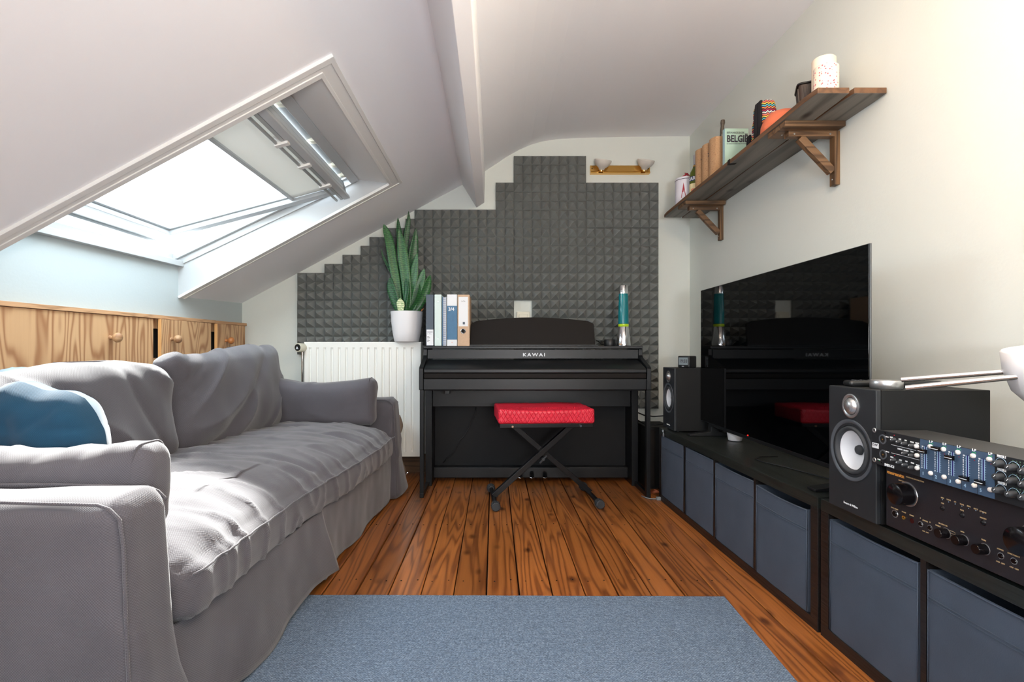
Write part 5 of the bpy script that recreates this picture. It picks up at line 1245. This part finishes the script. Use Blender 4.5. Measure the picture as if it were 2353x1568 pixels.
# ------------------------------------------------------------------ wall shelf
sh = thing('wall_shelf', 'dark stained two plank shelf on wooden brackets high on the right wall', 'shelf', (XR, 2.70, 1.79))
def shz(y): return (1.789+(1.769-1.789)*(y-1.858)/(3.53-1.858))-1.79     # underside
for i, (xa, xb, dy) in enumerate(((-.254, -.131, 0), (-.126, -.001, -.004))):
    g = MB(); ya, yb = 1.858+dy-2.70, 3.535-2.70+(.0 if i == 0 else .02)
    n = 24
    for k in range(n+1):
        y = ya+(yb-ya)*k/n; z = shz(y+2.70)+.0012*sin(y*5+i*2); w1 = .0012*nz(y*6, i); cor = .006 if k in (0, n) else 0
        g.v += [Vector((xa+cor+w1, y, z)), Vector((xb-cor*.6+w1, y, z)), Vector((xb-cor*.6+w1, y, z+.021)), Vector((xa+cor+w1, y, z+.021))]
    for k in range(n):
        for j in range(4): a = 4*k+j; b = 4*k+(j+1) % 4; g.f.append((a, b, b+4, a+4))
    g.f += [(0, 1, 2, 3), (4*n+3, 4*n+2, 4*n+1, 4*n)]
    o = g.build('plank', ['darkpine', 'darkpine_e'], sh)
    for pl_ in o.data.polygons:
        if pl_.normal.z > -.5: pl_.material_index = 1
    bv = o.modifiers.new('bevel', 'BEVEL'); bv.width = .0025; bv.segments = 2; bv.limit_method = 'ANGLE'
def bracket(y):
    yy = y-2.70; zu = shz(y)
    MB().box(-.247, -.006, yy-.06, yy+.072, zu-.022, zu).build('cross_board', 'darkpine_x', sh, bevel=.002)
    MB().box(-.208, -.018, yy-.016, yy+.018, zu-.045, zu-.022).build('bracket_arm', 'darkpine_x', sh, bevel=.002)
    MB().box(-.022, 0, yy-.017, yy+.017, 1.545-1.79, zu-.022).build('bracket_post', 'darkpine_z', sh, bevel=.002)
    g = MB().bar((-.155, yy, zu-.047), (-.024, yy, zu-.185), .030, .026, up=(0, 1, 0)); g.build('bracket_brace', 'darkpine_x', sh, bevel=.002)
    g = MB()
    for xx, y_ in ((-.185, yy-.001), (-.04, yy-.001)): g.lathe([(0, .0015), (.0035, .001), (.004, 0)], (xx, y_-.016, zu-.036), 10, (0, -1, 0))
    g.lathe([(0, .0015), (.003, .001), (.0035, 0)], (-.022, yy, 1.57-1.79), 10, (-1, 0, 0)); g.lathe([(0, .001), (.003, .0008), (.0035, 0)], (-.21, yy+.03, zu-.022), 10, (0, 0, -1))
    g.build('bracket_screws', 'alu', sh)
bracket(2.128); bracket(3.20)
# strip of black tape hanging over the front edge
g = MB(); yt = 2.545-2.70; zt = shz(2.545)
g.add([(-.252, yt-.014, zt+.024), (-.252, yt+.014, zt+.024), (-.2555, yt+.014, zt+.022), (-.2555, yt-.014, zt+.022), (-.2555, yt-.012, zt-.001), (-.2555, yt+.016, zt-.001), (-.225, yt-.022, zt-.0015), (-.225, yt+.006, zt-.0015)], [(0, 1, 2, 3), (3, 2, 5, 4), (4, 5, 7, 6)])
g.build('tape_strip', 'gap', sh)
def top(y): return shz(y)+1.79+.0225
def xat(px, y): return (px-1135)*y/1200
# round tin with pictures
y = 3.36; tn = thing('picture_tin', 'round white picture tin with a red ribbon at the far end of the wall shelf', 'tin', (1.235, y, top(y)))
R_ = .066; Ht = .88-(412-802)*y/1200-top(y)
MB().lathe([(0, 0), (R_-.001, 0), (R_, .002), (R_, Ht-.012), (0, Ht-.012)], (0, 0, 0), 48).build('body', 'tin', tn, smooth=45)
MB().lathe([(R_+.001, Ht-.014), (R_+.0015, Ht-.001), (R_-.002, Ht+.001), (0, Ht+.001)], (0, 0, 0), 48).build('lid', 'tin', tn, smooth=45)
MB().lathe([(R_+.0018, Ht-.0155), (R_+.0018, Ht-.0125)], (0, 0, 0), 48).build('lid_band', 'gap', tn, smooth=45)
g = MB().tube([(-.035, -.02, Ht+.002), (-.02, -.03, Ht+.012), (-.005, -.03, Ht+.022), (.01, -.03, Ht+.012), (.03, -.02, Ht+.002)], .006, 8); g.tube([(-.012, -.03, Ht+.004), (-.02, -.04, Ht+.026), (0, -.035, Ht+.024)], .004, 6); g.build('ribbon', 'tinred', tn, smooth='all')
def wrap(mb, pts, a0, r):  # polygon wrapped on a cylinder: pts (angle offset metres, z)
    vs = [Vector((r*sin(a0+p[0]/r), -r*cos(a0+p[0]/r), p[1])) for p in pts]; mb.add(vs, [tuple(range(len(vs)))])
rr = R_+.0006
g = MB(); a0 = math.atan2(-1.235, 1) if False else -.36
wrap(g, [(-.013, .045), (.018, .045), (.0105, .095), (.003, .140), (-.004, .095)], a0-.25, rr); g.build('red_tower_print', 'tinred', tn, recalc=False)
g = MB(); wrap(g, [(-.022, .022), (.012, .022), (.018, .05), (.006, .072), (-.006, .074), (-.012, .062), (-.020, .060)], a0+.45, rr); wrap(g, [(-.010, .075), (.012, .085), (.010, .110), (.004, .122), (.003, .142), (0, .142), (-.001, .122), (-.007, .110)], a0+1.0, rr); g.build('grey_tower_print', 'greyprint', tn, recalc=False)
# bottle
y = 3.20; bt = thing('liquor_bottle', 'olive green bottle with grey cap and navy label between the tin and the brown boxes', 'bottle', (1.236, y, top(y)))
BH = .88-(357-802)*y/1200-top(y); r_ = .036
MB().lathe([(0, 0), (r_-.003, 0), (r_, .004), (r_, BH*.52), (r_*.93, BH*.60), (r_*.62, BH*.68), (.0135, BH*.74), (.0125, BH*.80), (0, BH*.80)], (0, 0, 0), 40).build('glass', 'bottle', bt, smooth=50)
MB().lathe([(.0143, BH*.765), (.0145, BH*.995), (.013, BH), (0, BH)], (0, 0, 0), 24).build('cap', 'greycap', bt, smooth=45)
MB().lathe([(.0165, BH*.735), (.0150, BH*.765), (.0143, BH*.765)], (0, 0, 0), 24).build('neck_band', 'lime' if False else 'jackgold', bt, smooth=45)
q = MB().lathe([(r_+.0006, BH*.40), (r_+.0006, BH*.50)], (0, 0, 0), 40).build('upper_label', 'label_blue', bt, smooth='all')
MB().lathe([(r_+.0006, .02), (r_+.0006, BH*.34)], (0, 0, 0), 40).build('lower_label', 'label_yellow', bt, smooth='all')
def ringtext(s, size, z, a0, r, mm, parent, gap):
    for i, ch in enumerate(s):
        a = a0+i*gap/r; text(ch, size, mm, parent, frame((r*sin(a), -r*cos(a), z), (cos(a), sin(a), 0), (0, 0, 1)), align='CENTER', bold=.0006)
ringtext('RICARD', .030, BH*.413, -2.5, r_+.001, 'whiteink', bt, .0175)
g = MB()
for k in range(7): wrap(g, [(.010*cos(t_*2*pi/7), .052+.012*nz(k, 1)+.010*sin(t_*2*pi/7)) for t_ in range(7)], -.9+.26*k, r_+.0012)
g.build('orange_print', 'coral', bt, recalc=False)
# three kraft document boxes with rounded spines
for i, (pxa, y, pt_, lb, mk_) in enumerate(((1606, 3.035, 340, 'rounded brown cardboard file nearest the bottle on the wall shelf', '||'), (1618.5, 2.935, 328, 'middle one of three rounded brown cardboard files on the wall shelf', '-'), (1632, 2.835, 313, 'rounded brown cardboard file next to the travel book on the wall shelf', '||'))):
    zt_ = top(y); h = .88+(802-pt_)*(y)/1200-zt_
    o = thing('document_file', lb, 'file', (1.192, y, zt_), 0, 'brown cardboard files')
    sec = [(.0, .0)]+[(.0-.014*sin(pi*k/10), .086*k/10) for k in range(1, 10)]+[(0, .083), (.165, .083), (.165, 0)]
    # spine bulges towards -x; local y from 0 (near) to .086 (far)
    MB().prism([(p[0]+.012, p[1]*.98) for p in sec], 0, h, 'Z').build('case', 'kraft2', o, smooth=30, bevel=.0008)
    g = MB()
    for q in ((0, 1) if mk_ == '||' else (0,)): g.box(-.0112, -.0095, .040, .048, h*.66-.014*q, h*.66+.004-.014*q)
    g.build('spine_marks', 'ink', o)
# ornamental handle
y = 2.927; kn = thing('ornate_handle', 'dark ornate metal handle sticking up behind the brown files', 'knife', (xat(1652, y), y+.0, top(y)))
k0 = Vector((0, .0, .0)); kt = cat((1661, 275), y)-kn.location
g = MB(); d_ = kt
g.lathe([(0, 0), (.007, 0), (.007, d_.length*.72), (.0125, d_.length*.74), (.010, d_.length*.78), (.0115, d_.length*.84), (.0095, d_.length*.90), (.0125, d_.length*.95), (.011, d_.length*.99), (0, d_.length)], (0, 0, 0), 16, d_); g.build('handle', 'silverdark', kn, smooth=60)
# Belgium book facing the room
y = 2.79; pb = thing('travel_book', 'sage green book about Belgian beer walks standing open faced on the wall shelf', 'book', (xat(1666, y-.045), y-.045, top(y)), radians(0))
bw = (1720-1666)*2.745/1200; bh = .88-(295-802)*2.745/1200-top(2.745)
MB().box(-.0012, 0.0, 0.001, .026, 0, bh).build('spine', 'bookspine', pb)
o = MB().box(0, bw, 0, .027, 0, bh).build('cover', 'bookgreen', pb, bevel=.001)
F_ = lambda x, z: frame((x, -.0006, z), (1, 0, 0), (0, 0, 1))
text('BIERWANDELBOEK', .016, 'ink', o, F_(.0085, bh-.028), width=bw*.75); text('BELGIË', .050, 'ink', o, F_(.0085, bh-.071), width=bw*.90, bold=.0018)
text('EEN VERFRISSENDE MANIER OM BELGIË TE ONTDEKKEN', .006, 'ink', o, F_(.0085, bh-.083), width=bw*.90)
g = MB().prism([(0, 0), (bw, 0), (bw, .038), (bw*.75, .052), (bw*.4, .056), (bw*.2, .040), (0, .020)], -.0012, 0, 'Y'); g.build('meadow_print', 'meadow', o)
g = MB()
for xx, zz in ((.014, .048), (.021, .046)): g.prism([(xx-.006, zz), (xx+.006, zz), (xx+.004, zz+.007), (xx+.005, zz+.007), (xx+.002, zz+.014), (xx, zz+.022), (xx-.002, zz+.014), (xx-.005, zz+.007), (xx-.004, zz+.007)], -.0016, -.0012, 'Y')
g.build('tree_print', 'darkgreen', o); g = MB()
for xx, zz, r_ in ((.042, .068, .009), (.052, .061, .009), (.062, .064, .010), (.073, .066, .008), (.056, .072, .006)): g.prism([(xx+r_*cos(a), zz+r_*.8*sin(a)) for a in [2*pi*q/9 for q in range(9)]], -.0016, -.0012, 'Y')
g.build('coral_print', 'coral', o); g = MB().box(.016, .058, -.0020, -.0016, .016, .040); g.build('house_print', 'labelwhite', o)
text('BIERWANDELBOEK', .009, 'label_blue', pb, frame((-.0124, .120, .02), (0, 0, 1), (0, 1, 0)), width=.08) if False else None
# patterned pouches with black zip bands
def pouch(name, label, y, x, w_, h, th, rz, seed):
    r = thing(name, label, 'pouch', (x, y, top(y)), radians(rz))
    def d(p, n): return Vector((p.x*(1-.16*max(0, p.z/h)**2)+.003*nz(p.z*20, seed), p.y*(1-.25*max(0, p.z/h)), p.z))+n*.002*nz(p.x*20, p.z*20, seed)
    o = MB().dense(w_, th, h, min(th*.9, .02), .012, d, T(0, 0, h)).build('pouch_body', 'pattern', r, smooth='all')
    for yo in (-th*.45, th*.12):
        z = MB().dense(.006, th*.24, h*1.005, .005, .03, lambda p, n: Vector((p.x-w_*(1-.16*max(0, p.z/h)**2)-.002, (p.y+yo)*(1-.25*max(0, p.z/h)), p.z)), T(0, 0, h)); z.build('zip_band', 'blackcloth', r, smooth='all')
    return r
pouch('woven_pouch', 'tall pouch of bright woven ethnic cloth with black zip on the wall shelf', 2.34, 1.212, .032, .088, .062, 0, 1)
pouch('woven_pouch', 'small dark patterned pouch between the travel book and the tall woven pouch', 2.52, 1.247, .018, .052, .034, 0, 5)
# orange bowl upside down, its rim over the edge
y = 2.235; ob_ = thing('orange_bowl', 'matt orange bowl upside down between the woven pouch and the ribbed tub', 'bowl', (1.235, y, top(y)))
MB().lathe([(.084, 0), (.086, .002), (.084, .030), (.073, .058), (.052, .080), (.030, .089), (0, .091)], (0, 0, 0), 48).build('bowl_body', 'orange', ob_, smooth=60)
# ribbed dark tub
y = 2.13; tb_ = thing('ribbed_tub', 'dark brown ribbed plastic tub with a rim beside the candles', 'tub', (1.318, y+.02, top(y)), radians(-25))
def rrect(hx, hy, r, n=5): return [(sx*(hx-r)+r*cos(a), sy*(hy-r)+r*sin(a)) for sx, sy, a0 in ((1, 1, 0), (-1, 1, pi/2), (-1, -1, pi), (1, -1, 3*pi/2)) for a in [a0+pi/2*k/n for k in range(n+1)]]
g = MB(); L0, L1 = rrect(.050, .046, .012), rrect(.060, .054, .014); n = len(L0); HT = .150
def loop(g, pts, z, sc=1): a = len(g.v); g.v += [Vector((p[0]*sc, p[1]*sc, z)) for p in pts]; return a
A_ = [loop(g, L0, 0), loop(g, L0, .02), loop(g, L1, HT), loop(g, L1, HT, .95), loop(g, L0, .02, .9)]
for a, b in zip(A_, A_[1:]): g.f += [(a+i, a+(i+1) % n, b+(i+1) % n, b+i) for i in range(n)]
g.f += [tuple(A_[0]+i for i in reversed(range(n))), tuple(A_[-1]+i for i in range(n))]
o = g.build('tub_body', 'ribbed', tb_, smooth=40)
g = MB()
for sx in (-1, 1):
    for k in range(10):
        t_ = -1+2*(k+.5)/10; g.bar((t_*.038, sx*.0465, .005), (t_*.047, sx*.0545, HT-.012), .0028, .004, up=(0, 1, 0)); g.bar((sx*.0505, t_*.035, .005), (sx*.0605, t_*.041, HT-.012), .0028, .004, up=(1, 0, 0))
g.build('ribs', 'ribbed', tb_, bevel=0)
g = MB(); pts = [Vector((p[0]*1.05, p[1]*1.05, HT)) for p in L1]; g.tube(pts+[pts[0]], .0045, 6); g.build('rim', 'blackplastic', tb_, smooth='all')
g = MB(); pts = [Vector((p[0]*1.32, p[1]*1.32, .062)) for p in L0]; g.tube(pts+[pts[0]], .004, 6)
# candles: dotted pillar candle with a plain one behind it
y = 1.955; cd = thing('dotted_candle', 'cream pillar candle with small red dots at the near end of the wall shelf', 'candle', (xat(1898, y), y, top(y)))
hc = .88-(155-802)*y/1200-top(y)
MB().lathe([(0, 0), (.040, 0), (.0415, .002), (.0415, hc-.004), (.038, hc), (.030, hc-.004), (0, hc-.007)], (0, 0, 0), 48).build('wax', 'candledots', cd, smooth=50)
MB().tube([(0, 0, hc-.008), (.001, 0, hc+.006), (.004, 0, hc+.011)], .0012, 6).build('wick', 'gap', cd)
y = 2.035; cd = thing('plain_candle', 'plain cream pillar candle standing just behind the dotted candle', 'candle', (xat(1893, y)-.0, y, top(y)))
hc = .88-(140-802)*y/1200-top(y)+.006
MB().lathe([(0, 0), (.040, 0), (.0415, .002), (.0415, hc-.004), (.038, hc), (.030, hc-.004), (0, hc-.007)], (0, 0, 0), 48).build('wax', 'wax', cd, smooth=50)
MB().tube([(0, 0, hc-.008), (-.001, 0, hc+.008), (-.005, 0, hc+.014)], .0012, 6).build('wick', 'gap', cd)
